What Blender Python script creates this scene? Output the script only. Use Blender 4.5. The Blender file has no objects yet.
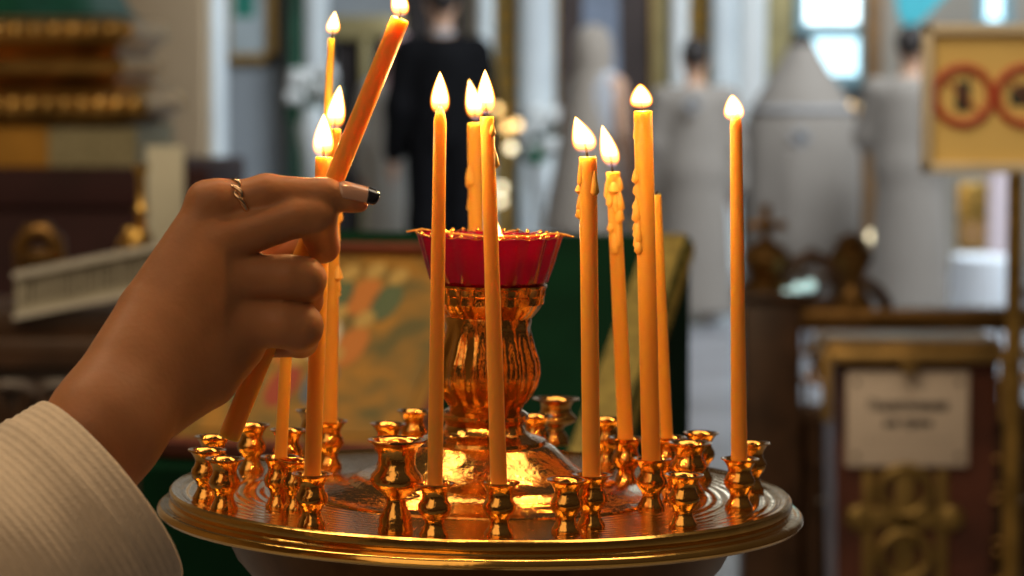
import bpy, bmesh, math, random
import numpy as np
from mathutils import Vector, Matrix
random.seed(7)
PI = math.pi
SC = bpy.context.scene
COL = SC.collection

# ------------------------------------------------------------------ camera
F = 2800.0                       # focal length in pixels of the 1024 px frame
TH = math.radians(4.43)          # pitch down
CAM = Vector((0.0155, -1.384, 1.40))
FWD = Vector((0, math.cos(TH), -math.sin(TH)))
UP = Vector((0, math.sin(TH), math.cos(TH)))
RIGHT = Vector((1, 0, 0))
def ray(px, py):
    return RIGHT*((px-512)/F) + UP*((288-py)/F) + FWD
def at(px, py, Y):
    d = ray(px, py)
    return CAM + d*((Y-CAM.y)/d.y)
def DY(D): return D + CAM.y
cd = bpy.data.cameras.new('camera'); cam = bpy.data.objects.new('camera', cd); COL.objects.link(cam)
cam.location = CAM; cam.rotation_euler = (PI/2-TH, 0, 0)
cd.sensor_width = 36; cd.lens = F*36/1024
cd.clip_start = 0.05; cd.clip_end = 200
cd.dof.use_dof = True; cd.dof.focus_distance = 1.27; cd.dof.aperture_fstop = 11.0
SC.camera = cam
SC.view_settings.view_transform = 'Standard'
SC.view_settings.look = 'None'
SC.view_settings.exposure = 0.0

# ------------------------------------------------------------------ object helpers
def tag(o, label=None, cat=None, group=None, kind=None):
    if label: o['label'] = label
    if cat: o['category'] = cat
    if group: o['group'] = group
    if kind: o['kind'] = kind
    return o
def empty(name, loc, label=None, cat=None, group=None, rot=(0,0,0)):
    o = bpy.data.objects.new(name, None); COL.objects.link(o)
    o.location = loc; o.rotation_euler = rot; o.empty_display_size = 0.05
    return tag(o, label, cat, group)
def mesh(name, geo, m, sharp=40):
    me = bpy.data.meshes.new(name)
    me.from_pydata([tuple(v) for v in geo[0]], [], [tuple(f) for f in geo[1]])
    me.validate()
    bm = bmesh.new(); bm.from_mesh(me)
    bmesh.ops.recalc_face_normals(bm, faces=bm.faces)
    bm.to_mesh(me); bm.free()
    me.shade_smooth()
    if sharp: me.set_sharp_from_angle(angle=math.radians(sharp))
    me.materials.append(m)
    return me
def mk(name, geo, m, parent=None, sharp=40, world=True, loc=None):
    """link geometry as one object; world=True: geo in world coordinates, moved into the (unrotated) parent's frame"""
    if loc is not None: off = Vector(loc)
    elif world and parent is not None:
        off = Vector((0,0,0)); p = parent
        while p is not None: off += p.location; p = p.parent
    else: off = Vector((0,0,0))
    V = [Vector(v)-off for v in geo[0]] if world else geo[0]
    me = mesh(name, (V, geo[1]), m, sharp)
    o = bpy.data.objects.new(name, me); COL.objects.link(o)
    if parent is not None: o.parent = parent
    elif loc is not None: o.location = loc
    return o
def top(name, geo, m, label, cat, group=None, sharp=40):
    """single mesh thing with its origin at the base"""
    xs = [v[0] for v in geo[0]]; ys = [v[1] for v in geo[0]]; zs = [v[2] for v in geo[0]]
    loc = ((min(xs)+max(xs))/2, (min(ys)+max(ys))/2, min(zs))
    o = mk(name, geo, m, None, sharp, True, loc)
    return tag(o, label, cat, group)
def struct(name, geo, m, parent=None, sharp=40):
    o = mk(name, geo, m, parent, sharp)
    if parent is None: o['kind'] = 'structure'
    return o

# ------------------------------------------------------------------ geometry helpers  (verts, faces)
def join(*gs):
    V, Fc = [], []
    for g in gs:
        n = len(V); V += [tuple(v) for v in g[0]]; Fc += [tuple(i+n for i in f) for f in g[1]]
    return V, Fc
def move(g, d):
    return [(v[0]+d[0], v[1]+d[1], v[2]+d[2]) for v in g[0]], g[1]
def xform(g, M):
    return [tuple(M @ Vector(v)) for v in g[0]], g[1]
def lathe(prof, seg=48, mod=None, c=(0,0,0), closed=False):
    V, Fc = [], []
    n = len(prof)
    for i, (r, z) in enumerate(prof):
        for k in range(seg):
            a = 2*PI*k/seg
            rr = r if mod is None else mod(r, z, a)
            V.append((c[0]+rr*math.cos(a), c[1]+rr*math.sin(a), c[2]+z))
    for i in range(n-1):
        for k in range(seg):
            k2 = (k+1) % seg
            Fc.append((i*seg+k, i*seg+k2, (i+1)*seg+k2, (i+1)*seg+k))
    if closed:
        for k in range(seg):
            k2 = (k+1) % seg
            Fc.append(((n-1)*seg+k, (n-1)*seg+k2, k2, k))
    else:
        if prof[0][0] > 1e-7: Fc.append(tuple(range(seg))[::-1])
        if prof[-1][0] > 1e-7: Fc.append(tuple((n-1)*seg+k for k in range(seg)))
    return V, Fc
def frame_of(t):
    t = Vector(t).normalized()
    a = Vector((0,0,1)) if abs(t.z) < 0.9 else Vector((1,0,0))
    u = t.cross(a).normalized(); return u, t.cross(u).normalized()
def tube(pts, rad, seg=12, cap=True, flat=1.0, closed=False):
    pts = [Vector(p) for p in pts]; n = len(pts)
    if not hasattr(rad, '__len__'): rad = [rad]*n
    V, Fc = [], []
    u = None
    for i, p in enumerate(pts):
        if closed: t = pts[(i+1) % n]-pts[i-1]
        else: t = pts[min(i+1, n-1)]-pts[max(i-1, 0)]
        t.normalize()
        if u is None: u, w = frame_of(t)
        else:
            u = (u - t*u.dot(t)).normalized(); w = t.cross(u)
        for k in range(seg):
            a = 2*PI*k/seg
            V.append(tuple(p + (u*math.cos(a)+w*(math.sin(a)*flat))*rad[i]))
    for i in range(n if closed else n-1):
        j = (i+1) % n
        for k in range(seg):
            k2 = (k+1) % seg
            Fc.append((i*seg+k, i*seg+k2, j*seg+k2, j*seg+k))
    if cap and not closed:
        Fc.append(tuple(range(seg))[::-1]); Fc.append(tuple((n-1)*seg+k for k in range(seg)))
    return V, Fc
def ring(c, R, r, axis='z', seg=32, s2=8):
    pts = []
    for k in range(seg):
        a = 2*PI*k/seg; x, y = R*math.cos(a), R*math.sin(a)
        pts.append({'z': (c[0]+x, c[1]+y, c[2]), 'y': (c[0]+x, c[1], c[2]+y), 'x': (c[0], c[1]+x, c[2]+y)}[axis])
    return tube(pts, r, s2, closed=True)
def ball(c, r, seg=16, rings=10):
    if not hasattr(r, '__len__'): r = (r, r, r)
    pr = [(math.sin(PI*i/rings), -math.cos(PI*i/rings)) for i in range(rings+1)]
    pr[0] = (1e-4, -1); pr[-1] = (1e-4, 1)
    g = lathe(pr, seg)
    return [(c[0]+v[0]*r[0], c[1]+v[1]*r[1], c[2]+v[2]*r[2]) for v in g[0]], g[1]
def box(x0, x1, y0, y1, z0, z1, bev=0.0):
    bm = bmesh.new(); bmesh.ops.create_cube(bm, size=1)
    for v in bm.verts:
        v.co = ((x0+x1)/2+v.co.x*(x1-x0), (y0+y1)/2+v.co.y*(y1-y0), (z0+z1)/2+v.co.z*(z1-z0))
    if bev > 0:
        bmesh.ops.bevel(bm, geom=list(bm.edges), offset=bev, segments=2, profile=0.5, affect='EDGES')
    bm.verts.index_update()
    g = [tuple(v.co) for v in bm.verts], [tuple(v.index for v in f.verts) for f in bm.faces]
    bm.free(); return g
def prism(poly, d0, d1, plane='xz'):
    """2-D polygon extruded along the third axis"""
    def P(a, b, d): return (a, d, b) if plane == 'xz' else ((d, a, b) if plane == 'yz' else (a, b, d))
    n = len(poly)
    V = [P(a, b, d0) for a, b in poly]+[P(a, b, d1) for a, b in poly]
    Fc = [tuple(range(n))[::-1], tuple(range(n, 2*n))]
    for k in range(n): Fc.append((k, (k+1) % n, n+(k+1) % n, n+k))
    return V, Fc
def loft(secs, seg=48, folds=0, amp=0.0, seed=0):
    """stack of ellipses (z, cx, cy, rx, ry, fold strength)"""
    rnd = random.Random(seed)
    ph = [rnd.uniform(0, 6.28) for _ in range(4)]
    V, Fc = [], []
    for s in secs:
        z, cx, cy, rx, ry = s[:5]; fs = s[5] if len(s) > 5 else 0
        for k in range(seg):
            a = 2*PI*k/seg
            m = 1+amp*fs*(math.sin(folds*a+ph[0])*0.7+math.sin((folds*0.6//1+1)*a+ph[1])*0.5)
            V.append((cx+rx*m*math.cos(a), cy+ry*m*math.sin(a), z))
    n = len(secs)
    for i in range(n-1):
        for k in range(seg):
            k2 = (k+1) % seg
            Fc.append((i*seg+k, i*seg+k2, (i+1)*seg+k2, (i+1)*seg+k))
    Fc.append(tuple(range(seg))[::-1]); Fc.append(tuple((n-1)*seg+k for k in range(seg)))
    return V, Fc

# ------------------------------------------------------------------ implicit surfaces for bodies and the hand
def rc(P, a, b, ra, rb, sq=None):
    a = np.array(a, float); b = np.array(b, float); ba = b-a
    t = np.clip(((P-a) @ ba)/max(ba @ ba, 1e-12), 0, 1)
    q = P-a-t[..., None]*ba
    if sq is not None: q = q*np.array(sq)
    return np.linalg.norm(q, axis=-1)-(ra+(rb-ra)*t)
def ell(P, c, r):
    r = np.array(r, float); q = (P-np.array(c, float))
    k0 = np.linalg.norm(q/r, axis=-1); k1 = np.linalg.norm(q/(r*r), axis=-1)
    return k0*(k0-1)/np.maximum(k1, 1e-9)
def smin(a, b, k):
    h = np.clip(0.5+0.5*(b-a)/k, 0, 1)
    return b+(a-b)*h-k*h*(1-h)
def chain(P, pts, rad, k):
    d = None
    for i in range(len(pts)-1):
        e = rc(P, pts[i], pts[i+1], rad[i], rad[i+1])
        d = e if d is None else smin(d, e, k)
    return d
def grid(lo, hi, h):
    ax = [np.arange(lo[i], hi[i]+h, h) for i in range(3)]
    return np.stack(np.meshgrid(*ax, indexing='ij'), -1)
def nets(P, v):
    """naive surface nets -> verts, quads"""
    s = v < 0
    nx, ny, nz = v.shape
    acc = np.zeros((nx-1, ny-1, nz-1, 3)); cnt = np.zeros((nx-1, ny-1, nz-1))
    cor = [(i, j, k) for i in (0, 1) for j in (0, 1) for k in (0, 1)]
    def sl(c): return (slice(c[0], nx-1+c[0]), slice(c[1], ny-1+c[1]), slice(c[2], nz-1+c[2]))
    for a in cor:
        for ax in range(3):
            if a[ax] == 0:
                b = list(a); b[ax] = 1
                va, vb = v[sl(a)], v[sl(b)]
                m = (va < 0) != (vb < 0)
                t = np.where(m, va/np.where(m, va-vb, 1), 0)
                p = P[sl(a)]+t[..., None]*(P[sl(b)]-P[sl(a)])
                acc += p*m[..., None]; cnt += m
    act = cnt > 0
    idx = -np.ones(cnt.shape, int); idx[act] = np.arange(act.sum())
    V = acc[act]/cnt[act][:, None]
    Q = []
    for ax in range(3):
        o = [0, 0, 0]; o[ax] = 1
        n = [nx, ny, nz]
        A = tuple(slice(1, n[d]-1) if d != ax else slice(0, n[d]-1) for d in range(3))
        B = tuple(slice(1, n[d]-1) if d != ax else slice(1, n[d]) for d in range(3))
        m = s[A] != s[B]; flip = s[B][m]
        I = np.argwhere(m)
        for d in range(3):
            if d != ax: I[:, d] += 1
        d1, d2 = [(1, 2), (2, 0), (0, 1)][ax]
        def g(e1, e2):
            J = I.copy(); J[:, d1] -= e1; J[:, d2] -= e2
            return idx[J[:, 0], J[:, 1], J[:, 2]]
        q = np.stack([g(1, 1), g(0, 1), g(0, 0), g(1, 0)], 1)
        q[flip] = q[flip][:, ::-1]
        Q.append(q)
    Q = np.concatenate(Q)
    return [tuple(x) for x in V], [tuple(int(i) for i in q) for q in Q]

# ------------------------------------------------------------------ materials
def mat(name, col, rough=0.5, metal=0.0, var=0.0, vscale=20, bump=0.0, bscale=60, sss=0.0, sssr=(1, .3, .1), ssscale=0.01,
        trans=0.0, ior=1.45, coat=0.0, spec=0.5, emit=None, estr=0.0, col2=None, sheen=0.0, aniso=None, alpha=1.0):
    m = bpy.data.materials.new(name); m.use_nodes = True
    nt = m.node_tree; b = nt.nodes['Principled BSDF']
    b.inputs['Base Color'].default_value = (*col, 1); b.inputs['Roughness'].default_value = rough
    b.inputs['Metallic'].default_value = metal; b.inputs['IOR'].default_value = ior
    b.inputs['Specular IOR Level'].default_value = spec
    b.inputs['Transmission Weight'].default_value = trans; b.inputs['Coat Weight'].default_value = coat
    b.inputs['Sheen Weight'].default_value = sheen
    if sss:
        b.inputs['Subsurface Weight'].default_value = sss; b.inputs['Subsurface Radius'].default_value = sssr
        b.inputs['Subsurface Scale'].default_value = ssscale
    if emit: b.inputs['Emission Color'].default_value = (*emit, 1); b.inputs['Emission Strength'].default_value = estr
    tc = nt.nodes.new('ShaderNodeTexCoord')
    if var or col2:
        n = nt.nodes.new('ShaderNodeTexNoise'); n.inputs['Scale'].default_value = vscale; n.inputs['Detail'].default_value = 5
        nt.links.new(tc.outputs['Object'], n.inputs['Vector'])
        r = nt.nodes.new('ShaderNodeValToRGB')
        c2 = col2 if col2 else tuple(min(1, c*(1+var)) for c in col)
        c1 = col if col2 else tuple(c*(1-var) for c in col)
        r.color_ramp.elements[0].position = .35; r.color_ramp.elements[1].position = .65
        r.color_ramp.elements[0].color = (*c1, 1); r.color_ramp.elements[1].color = (*c2, 1)
        nt.links.new(n.outputs['Fac'], r.inputs['Fac']); nt.links.new(r.outputs['Color'], b.inputs['Base Color'])
    if bump:
        n2 = nt.nodes.new('ShaderNodeTexNoise'); n2.inputs['Scale'].default_value = bscale; n2.inputs['Detail'].default_value = 4
        nt.links.new(tc.outputs['Object'], n2.inputs['Vector'])
        bp = nt.nodes.new('ShaderNodeBump'); bp.inputs['Strength'].default_value = bump; bp.inputs['Distance'].default_value = 0.002
        nt.links.new(n2.outputs['Fac'], bp.inputs['Height']); nt.links.new(bp.outputs['Normal'], b.inputs['Normal'])
    return m
def stripes(m, scale, strength, axis='X', dist=0.001, kind='SIN'):
    """adds a fine rib bump to a material"""
    nt = m.node_tree; b = nt.nodes['Principled BSDF']
    tc = nt.nodes.new('ShaderNodeTexCoord'); w = nt.nodes.new('ShaderNodeTexWave')
    w.wave_type = 'BANDS'; w.bands_direction = axis; w.inputs['Scale'].default_value = scale; w.inputs['Distortion'].default_value = 0.6
    w.inputs['Detail'].default_value = 1
    nt.links.new(tc.outputs['UV' if axis == 'UV' else 'Object'], w.inputs['Vector'])
    bp = nt.nodes.new('ShaderNodeBump'); bp.inputs['Strength'].default_value = strength; bp.inputs['Distance'].default_value = dist
    nt.links.new(w.outputs['Fac'], bp.inputs['Height']); nt.links.new(bp.outputs['Normal'], b.inputs['Normal'])
    return m
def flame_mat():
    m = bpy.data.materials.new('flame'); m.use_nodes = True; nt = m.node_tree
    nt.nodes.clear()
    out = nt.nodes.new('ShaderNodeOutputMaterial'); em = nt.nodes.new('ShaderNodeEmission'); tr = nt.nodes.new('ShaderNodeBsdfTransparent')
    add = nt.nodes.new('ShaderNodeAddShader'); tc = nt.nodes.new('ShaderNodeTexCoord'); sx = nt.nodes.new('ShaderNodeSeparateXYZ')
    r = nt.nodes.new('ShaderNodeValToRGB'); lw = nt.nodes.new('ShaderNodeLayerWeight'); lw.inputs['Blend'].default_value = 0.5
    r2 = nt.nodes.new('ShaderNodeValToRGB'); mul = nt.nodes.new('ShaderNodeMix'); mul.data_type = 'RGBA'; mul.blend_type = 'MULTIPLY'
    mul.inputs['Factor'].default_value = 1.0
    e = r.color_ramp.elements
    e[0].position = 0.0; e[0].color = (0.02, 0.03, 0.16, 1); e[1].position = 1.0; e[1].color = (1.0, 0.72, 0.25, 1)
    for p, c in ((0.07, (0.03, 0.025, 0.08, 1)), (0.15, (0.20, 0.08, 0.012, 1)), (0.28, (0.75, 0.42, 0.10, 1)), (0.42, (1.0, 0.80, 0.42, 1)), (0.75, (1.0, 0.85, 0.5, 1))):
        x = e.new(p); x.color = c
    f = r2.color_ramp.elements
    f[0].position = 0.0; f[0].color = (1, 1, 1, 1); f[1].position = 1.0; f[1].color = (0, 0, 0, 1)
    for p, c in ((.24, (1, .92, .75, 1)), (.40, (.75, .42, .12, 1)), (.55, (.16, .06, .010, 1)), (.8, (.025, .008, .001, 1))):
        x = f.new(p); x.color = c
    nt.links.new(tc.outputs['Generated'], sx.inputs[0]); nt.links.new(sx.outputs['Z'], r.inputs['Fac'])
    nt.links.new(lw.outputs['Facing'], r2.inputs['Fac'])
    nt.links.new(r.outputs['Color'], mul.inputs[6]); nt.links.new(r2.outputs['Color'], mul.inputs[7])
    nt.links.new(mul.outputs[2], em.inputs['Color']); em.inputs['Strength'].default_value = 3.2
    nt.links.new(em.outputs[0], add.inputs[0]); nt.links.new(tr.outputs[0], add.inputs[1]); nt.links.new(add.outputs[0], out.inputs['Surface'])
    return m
GOLD = mat('polished_gold', (0.92, 0.45, 0.10), 0.14, 1.0, var=0.08, vscale=90, bump=0.30, bscale=190)
TRAYGOLD = mat('tray_gold', (0.93, 0.52, 0.12), 0.17, 1.0, var=0.06, vscale=40)
def turned(m, scale, strength, dist):
    nt = m.node_tree; b = nt.nodes['Principled BSDF']
    tc = nt.nodes.new('ShaderNodeTexCoord'); w = nt.nodes.new('ShaderNodeTexWave'); n = nt.nodes.new('ShaderNodeTexNoise')
    w.wave_type = 'RINGS'; w.rings_direction = 'Z'; w.inputs['Scale'].default_value = scale; w.inputs['Distortion'].default_value = 1.2
    w.inputs['Detail'].default_value = 1; w.inputs['Detail Scale'].default_value = .4
    n.inputs['Scale'].default_value = 55; n.inputs['Detail'].default_value = 3
    ad = nt.nodes.new('ShaderNodeMath'); ad.operation = 'MULTIPLY_ADD'; ad.inputs[1].default_value = 1.6
    nt.links.new(tc.outputs['Object'], w.inputs['Vector']); nt.links.new(tc.outputs['Object'], n.inputs['Vector'])
    nt.links.new(n.outputs['Fac'], ad.inputs[0]); nt.links.new(w.outputs['Fac'], ad.inputs[2])
    bp = nt.nodes.new('ShaderNodeBump'); bp.inputs['Strength'].default_value = strength; bp.inputs['Distance'].default_value = dist
    nt.links.new(ad.outputs[0], bp.inputs['Height']); nt.links.new(bp.outputs['Normal'], b.inputs['Normal'])
turned(TRAYGOLD, 60, 0.5, 0.0006)
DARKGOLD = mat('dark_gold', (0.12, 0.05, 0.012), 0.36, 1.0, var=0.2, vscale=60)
OLDGOLD = mat('old_gold', (0.62, 0.38, 0.10), 0.38, 1.0, var=0.3, vscale=18)
DULLGOLD = mat('dull_gold', (0.40, 0.25, 0.07), 0.5, 0.6, var=0.3, vscale=10)
WAX = mat('beeswax', (0.92, 0.43, 0.075), 0.42, 0, bump=0.05, bscale=200, sss=0.75, sssr=(1.0, 0.68, 0.18), ssscale=0.010, spec=0.35)
DRIP = mat('wax_run', (0.95, 0.50, 0.09), 0.35, spec=.5)
WICK = mat('charred_wick', (0.02, 0.015, 0.012), 0.9)
FLAME = flame_mat()
# ================================================================== THE CANDLE STAND
TC = at(481, 492, 0.0)                       # centre of the tray's top plate
TILT = math.radians(1.2)
stand = empty('candle_stand', (TC.x, TC.y, 0), 'polished gold church candle stand with round tray, small sockets and a central lamp pedestal', 'candle stand')
ROT = Matrix.Rotation(TILT, 4, 'Y')
TM = Matrix.Translation(TC) @ ROT            # tray frame -> world
TMI = TM.inverted()
def tray_px(px, py, z):
    """point of the tray frame seen at a pixel, at height z over the plate"""
    o = TMI @ CAM; d = TMI.to_3x3() @ ray(px, py)
    return o + d*((z-o.z)/d.z)
def on_tray(name, geo, m, parent=None, sharp=40):
    g = xform(geo, TM)
    return mk(name, g, m, parent or stand, sharp)
mm = 0.001
def P_(prof): return [(r*mm, z*mm) for r, z in prof]
on_tray('tray', lathe(P_([(0.01, 0), (60, 0), (140, 0), (149, 0.3), (151.5, 1.4), (153.2, 1.6), (154.3, 0.6), (154.6, -2), (153.6, -4.5), (154.5, -5.6), (158.2, -5.8), (160, -7.2),
        (160.4, -9), (159, -10.8), (155, -11.8), (148, -12.5), (140, -13.5), (0.01, -13.5)]), 160), TRAYGOLD)
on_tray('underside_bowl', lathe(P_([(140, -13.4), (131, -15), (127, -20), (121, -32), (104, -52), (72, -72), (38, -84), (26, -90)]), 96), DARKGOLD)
zb = TC.z - 0.088
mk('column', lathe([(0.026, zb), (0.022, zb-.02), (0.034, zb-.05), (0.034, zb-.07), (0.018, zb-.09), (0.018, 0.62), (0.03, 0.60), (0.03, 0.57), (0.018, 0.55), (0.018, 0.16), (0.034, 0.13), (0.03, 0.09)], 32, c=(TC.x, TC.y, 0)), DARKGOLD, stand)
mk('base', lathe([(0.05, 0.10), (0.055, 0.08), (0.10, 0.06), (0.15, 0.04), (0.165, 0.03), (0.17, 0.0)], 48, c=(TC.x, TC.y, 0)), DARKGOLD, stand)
# pedestal: stepped foot, fluted vase and lamp cup
def flute(r, z, a):
    z = z/mm
    if 44 < z < 83: return r*(1+0.035*math.cos(14*a)*min(1, (z-44)/6, (83-z)/6))
    return r
on_tray('pedestal_foot', lathe(P_([(88, 0.1), (87.5, 0.9), (85, 1.6), (80, 1.9), (79, 2.6), (75, 3.0), (74, 3.8), (68, 4.4), (67, 5.4), (64, 7.0), (61, 8.5), (56, 8.8), (52, 10.5), (46, 14), (40, 19), (35, 23.5), (32.5, 25), (31, 25.2), (30.6, 27), (28, 28), (24, 29), (21, 31), (19.5, 34), (20.5, 36), (22, 37.5), (22, 39.5), (20, 41), (18, 42)]), 96, c=(.001, 0, 0)), GOLD)
on_tray('fluted_vase', lathe(P_([(18, 41.8), (19, 44), (22, 48), (25.0, 54), (26.2, 60), (25.6, 66), (23.6, 72), (22, 78), (21.4, 83), (22, 86), (21.6, 88)]), 168, flute, c=(.0015, 0, 0)), GOLD)
def cupmod(r, z, a):
    z = z/mm
    if 95 < z < 102.5: return r-0.0009*(1 if math.cos(22*a) > -0.5 and not 98.4 < z < 99.2 else 0)
    if 87.5 < z < 94: return r*(1+0.022*abs(math.sin(11*a)))
    return r
on_tray('lamp_cup', lathe(P_([(21, 87.6), (22.5, 89), (25, 92), (26.8, 94.6), (27.6, 95.1), (27.7, 98.4), (27.7, 99.1), (28.1, 99.3), (28.4, 102.4), (28.9, 103), (28.9, 104.2), (28, 104.5), (27, 104), (25.5, 99), (20, 93), (0.01, 92)]), 264, cupmod, c=(.0018, 0, 0)), GOLD)

# sockets
SMALL = P_([(r*.87, z*.87) for r, z in [(7.6, 0), (7.8, 1.2), (6.8, 3), (5.4, 5.6), (5.0, 7.6), (5.8, 9.8), (7.9, 12.2), (8.8, 14.6), (8.4, 17), (7.0, 19), (6.4, 21), (6.9, 23.2), (8.4, 25.8), (9.6, 27), (10.6, 27.4), (10.7, 28), (10.1, 28.2),
            (8.2, 27.6), (6.4, 25.8), (5.4, 24), (5.2, 16), (0.01, 16)]])
LARGE = P_([(r*.87, z*.87) for r, z in [(9.2, 0), (9.4, 1.6), (8.6, 4), (8.8, 7), (7.2, 11), (5.0, 15.5), (5.2, 18), (8.5, 21), (12.6, 24), (13.8, 27), (13.2, 30), (10.6, 33), (9.6, 36), (9.8, 41), (11.6, 45), (14.2, 47.2), (15.3, 47.6), (15.3, 48.4), (14.4, 48.7),
            (11.6, 47.4), (9.4, 44), (8.6, 38), (8.2, 30), (0.01, 30)]])
me_small = mesh('candle_socket', lathe(SMALL, 40), GOLD, 50)
me_large = mesh('candle_socket', lathe(LARGE, 48), GOLD, 50)
SOCK = {}
def socket(key, px, py, me, h, s=(1, 1, 1)):
    p = tray_px(px, py, h*s[2]); r = math.hypot(p.x, p.y)
    o = bpy.data.objects.new('candle_socket', me); COL.objects.link(o); o.parent = stand
    w = TM @ Vector((p.x, p.y, 0.0))
    o.location = w - stand.location; o.rotation_euler = (0, TILT, 0); o.scale = s
    SOCK[key] = Vector((p.x, p.y, 0))
    return o
H = 0.0241
for key, px, py in [('A', 435, 483.5), ('B', 500, 482.5), ('f3', 567, 480), ('D', 592, 475), ('I', 312, 474), ('i2', 297, 460), ('s6', 684, 475), ('F', 652, 459), ('s9', 701, 433),
                    ('H', 740, 459), ('s11', 752, 443), ('s12', 225, 459), ('s14', 207, 450), ('s13', 213, 437), ('s15', 252, 425), ('L', 280, 457), ('s17', 288, 430),
                    ('b1', 414, 411), ('b2', 388, 424), ('b3', 607, 419), ('E', 627, 438), ('K', 313, 411), ('C', 478, 409), ('G', 668, 437), ('J', 330, 421), ('b4', 536, 416)]:
    socket(key, px, py, me_small, H)
socket('big1', 397, 441, me_large, 0.0415)
socket('big2', 556, 399, me_large, 0.0415, (1, 1, 0.62))
socket('big3', 689, 443, me_small, H, (1.22, 1.22, 1.05))

# ruby lamp glass standing in the cup
RUBY = mat('ruby_glass', (0.36, 0.0, 0.035), 0.10, trans=0.45, ior=1.45, spec=0.6)
CUPC = (.0018, 0, 0)
lg = TM @ Vector((CUPC[0], 0, 0.0936))
lamp = empty('oil_lamp', lg, 'faceted ruby red glass oil lamp with jagged gold rim in the stand’s central cup', 'oil lamp')
def facet(r, z, a):
    return r*(1+0.028*math.cos(16*a)*min(1.0, max(0.0, (z/mm-100)/14)))
on_tray('lamp_glass', lathe(P_([(18, 94.2), (24, 99), (27.2, 104.6), (29.2, 106), (31, 113), (33.2, 121), (35.2, 128), (34.2, 128.2), (31.8, 120), (29.6, 112), (27.4, 105.5), (23, 100), (17, 96)]), 192, facet, c=CUPC, closed=True), RUBY, lamp)
rimpts = []
for k in range(128):
    a = 2*PI*k/128
    R = .0350*(1+.028*math.cos(16*a)); rimpts.append((CUPC[0]+R*math.cos(a), R*math.sin(a), .1285+.0006*math.cos(16*a)))
on_tray('gold_rim', join(tube(rimpts, .0003, 6, closed=True), *[ball((rimpts[k*4][0], rimpts[k*4][1], .1291), .0010, 8, 6) for k in range(32)]), GOLD, lamp)
OIL = mat('lamp_oil', (0.35, 0.05, 0.01), 0.06, spec=0.6)
on_tray('oil', lathe(P_([(31.0, 118), (0.01, 118)]), 64, c=CUPC), OIL, lamp)
wp = []
for s in (-1, 1):
    wp.append(tube([(CUPC[0], 0, .1275), (CUPC[0]+s*.020, -.004*s, .1285), (CUPC[0]+s*.034, -.006*s, .1302), (CUPC[0]+s*.0415, -.007*s, .1288)], [.0008, .0008, .0008, .0004], 8))
wp.append(tube([(CUPC[0], -.034, .1292), (CUPC[0], 0, .1275), (CUPC[0], .034, .1292)], .0007, 8))
wp.append(lathe(P_([(3.6, 126), (4.2, 127.4), (3.0, 128.6), (1.6, 129.4)]), 20, c=CUPC))
on_tray('wick_holder', join(*wp), GOLD, lamp)

# ================================================================== CANDLES
def flame_geo(b, t, w, seg=20, n=18, e1=.66, e2=.80):
    b, t = Vector(b), Vector(t); ax = t-b
    pts, rad = [], []
    for i in range(n+1):
        s = i/n
        bend = math.sin(PI*s)*0.0
        pts.append(b+ax*s); rad.append(max(1e-5, w/2*math.sin(PI*min(1, s**e1))**e2*(1-0.15*s)) if 0 < i < n else 2e-5)
    return tube(pts, rad, seg)
LIGHTS = []
def flame_light(p, power):
    l = bpy.data.lights.new('candle_light', 'POINT'); l.energy = power; l.color = (1.0, 0.56, 0.20); l.shadow_soft_size = 0.0035
    o = bpy.data.objects.new('candle_light', l); COL.objects.link(o); o.location = p
FPOW = 0.13
def add_flame(root, base, tip, wpx, Y, power=None):
    b = at(base[0], base[1], Y); t = at(tip[0], tip[1], Y)
    w = wpx*1.32/F*(Y-CAM.y)  # flame widened so its fading orange edge imitates a soft halo
    rnd_ = abs(t.z-b.z) < w*1.35
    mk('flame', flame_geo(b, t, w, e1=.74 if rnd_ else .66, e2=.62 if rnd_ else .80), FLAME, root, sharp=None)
    flame_light(b+(t-b)*0.5, power or FPOW)
def drip_geo(rnd, bot, topp, r, n, span, side):
    """beads of run-down wax over the upper part of a candle"""
    gs = []
    ax = topp-bot; L = ax.length
    for i in range(n):
        a = side+rnd.uniform(-.9, .9) if rnd.random() < .8 else rnd.uniform(0, 6.28)
        d = Vector((math.cos(a), math.sin(a), 0))
        s0 = rnd.uniform(0, span*0.8)*L; ln = rnd.uniform(.002, .009)
        p0 = topp-ax.normalized()*s0+d*r*0.95; p1 = p0-ax.normalized()*ln
        rr = rnd.uniform(.0013, .0024)
        gs.append(tube([p0, p0+(p1-p0)*.35, p0+(p1-p0)*.75, p1-Vector((0, 0, .0012)), p1-Vector((0, 0, .0030))], [rr*.35, rr*.7, rr, rr*1.25, rr*.35], 10))
    return gs
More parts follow.
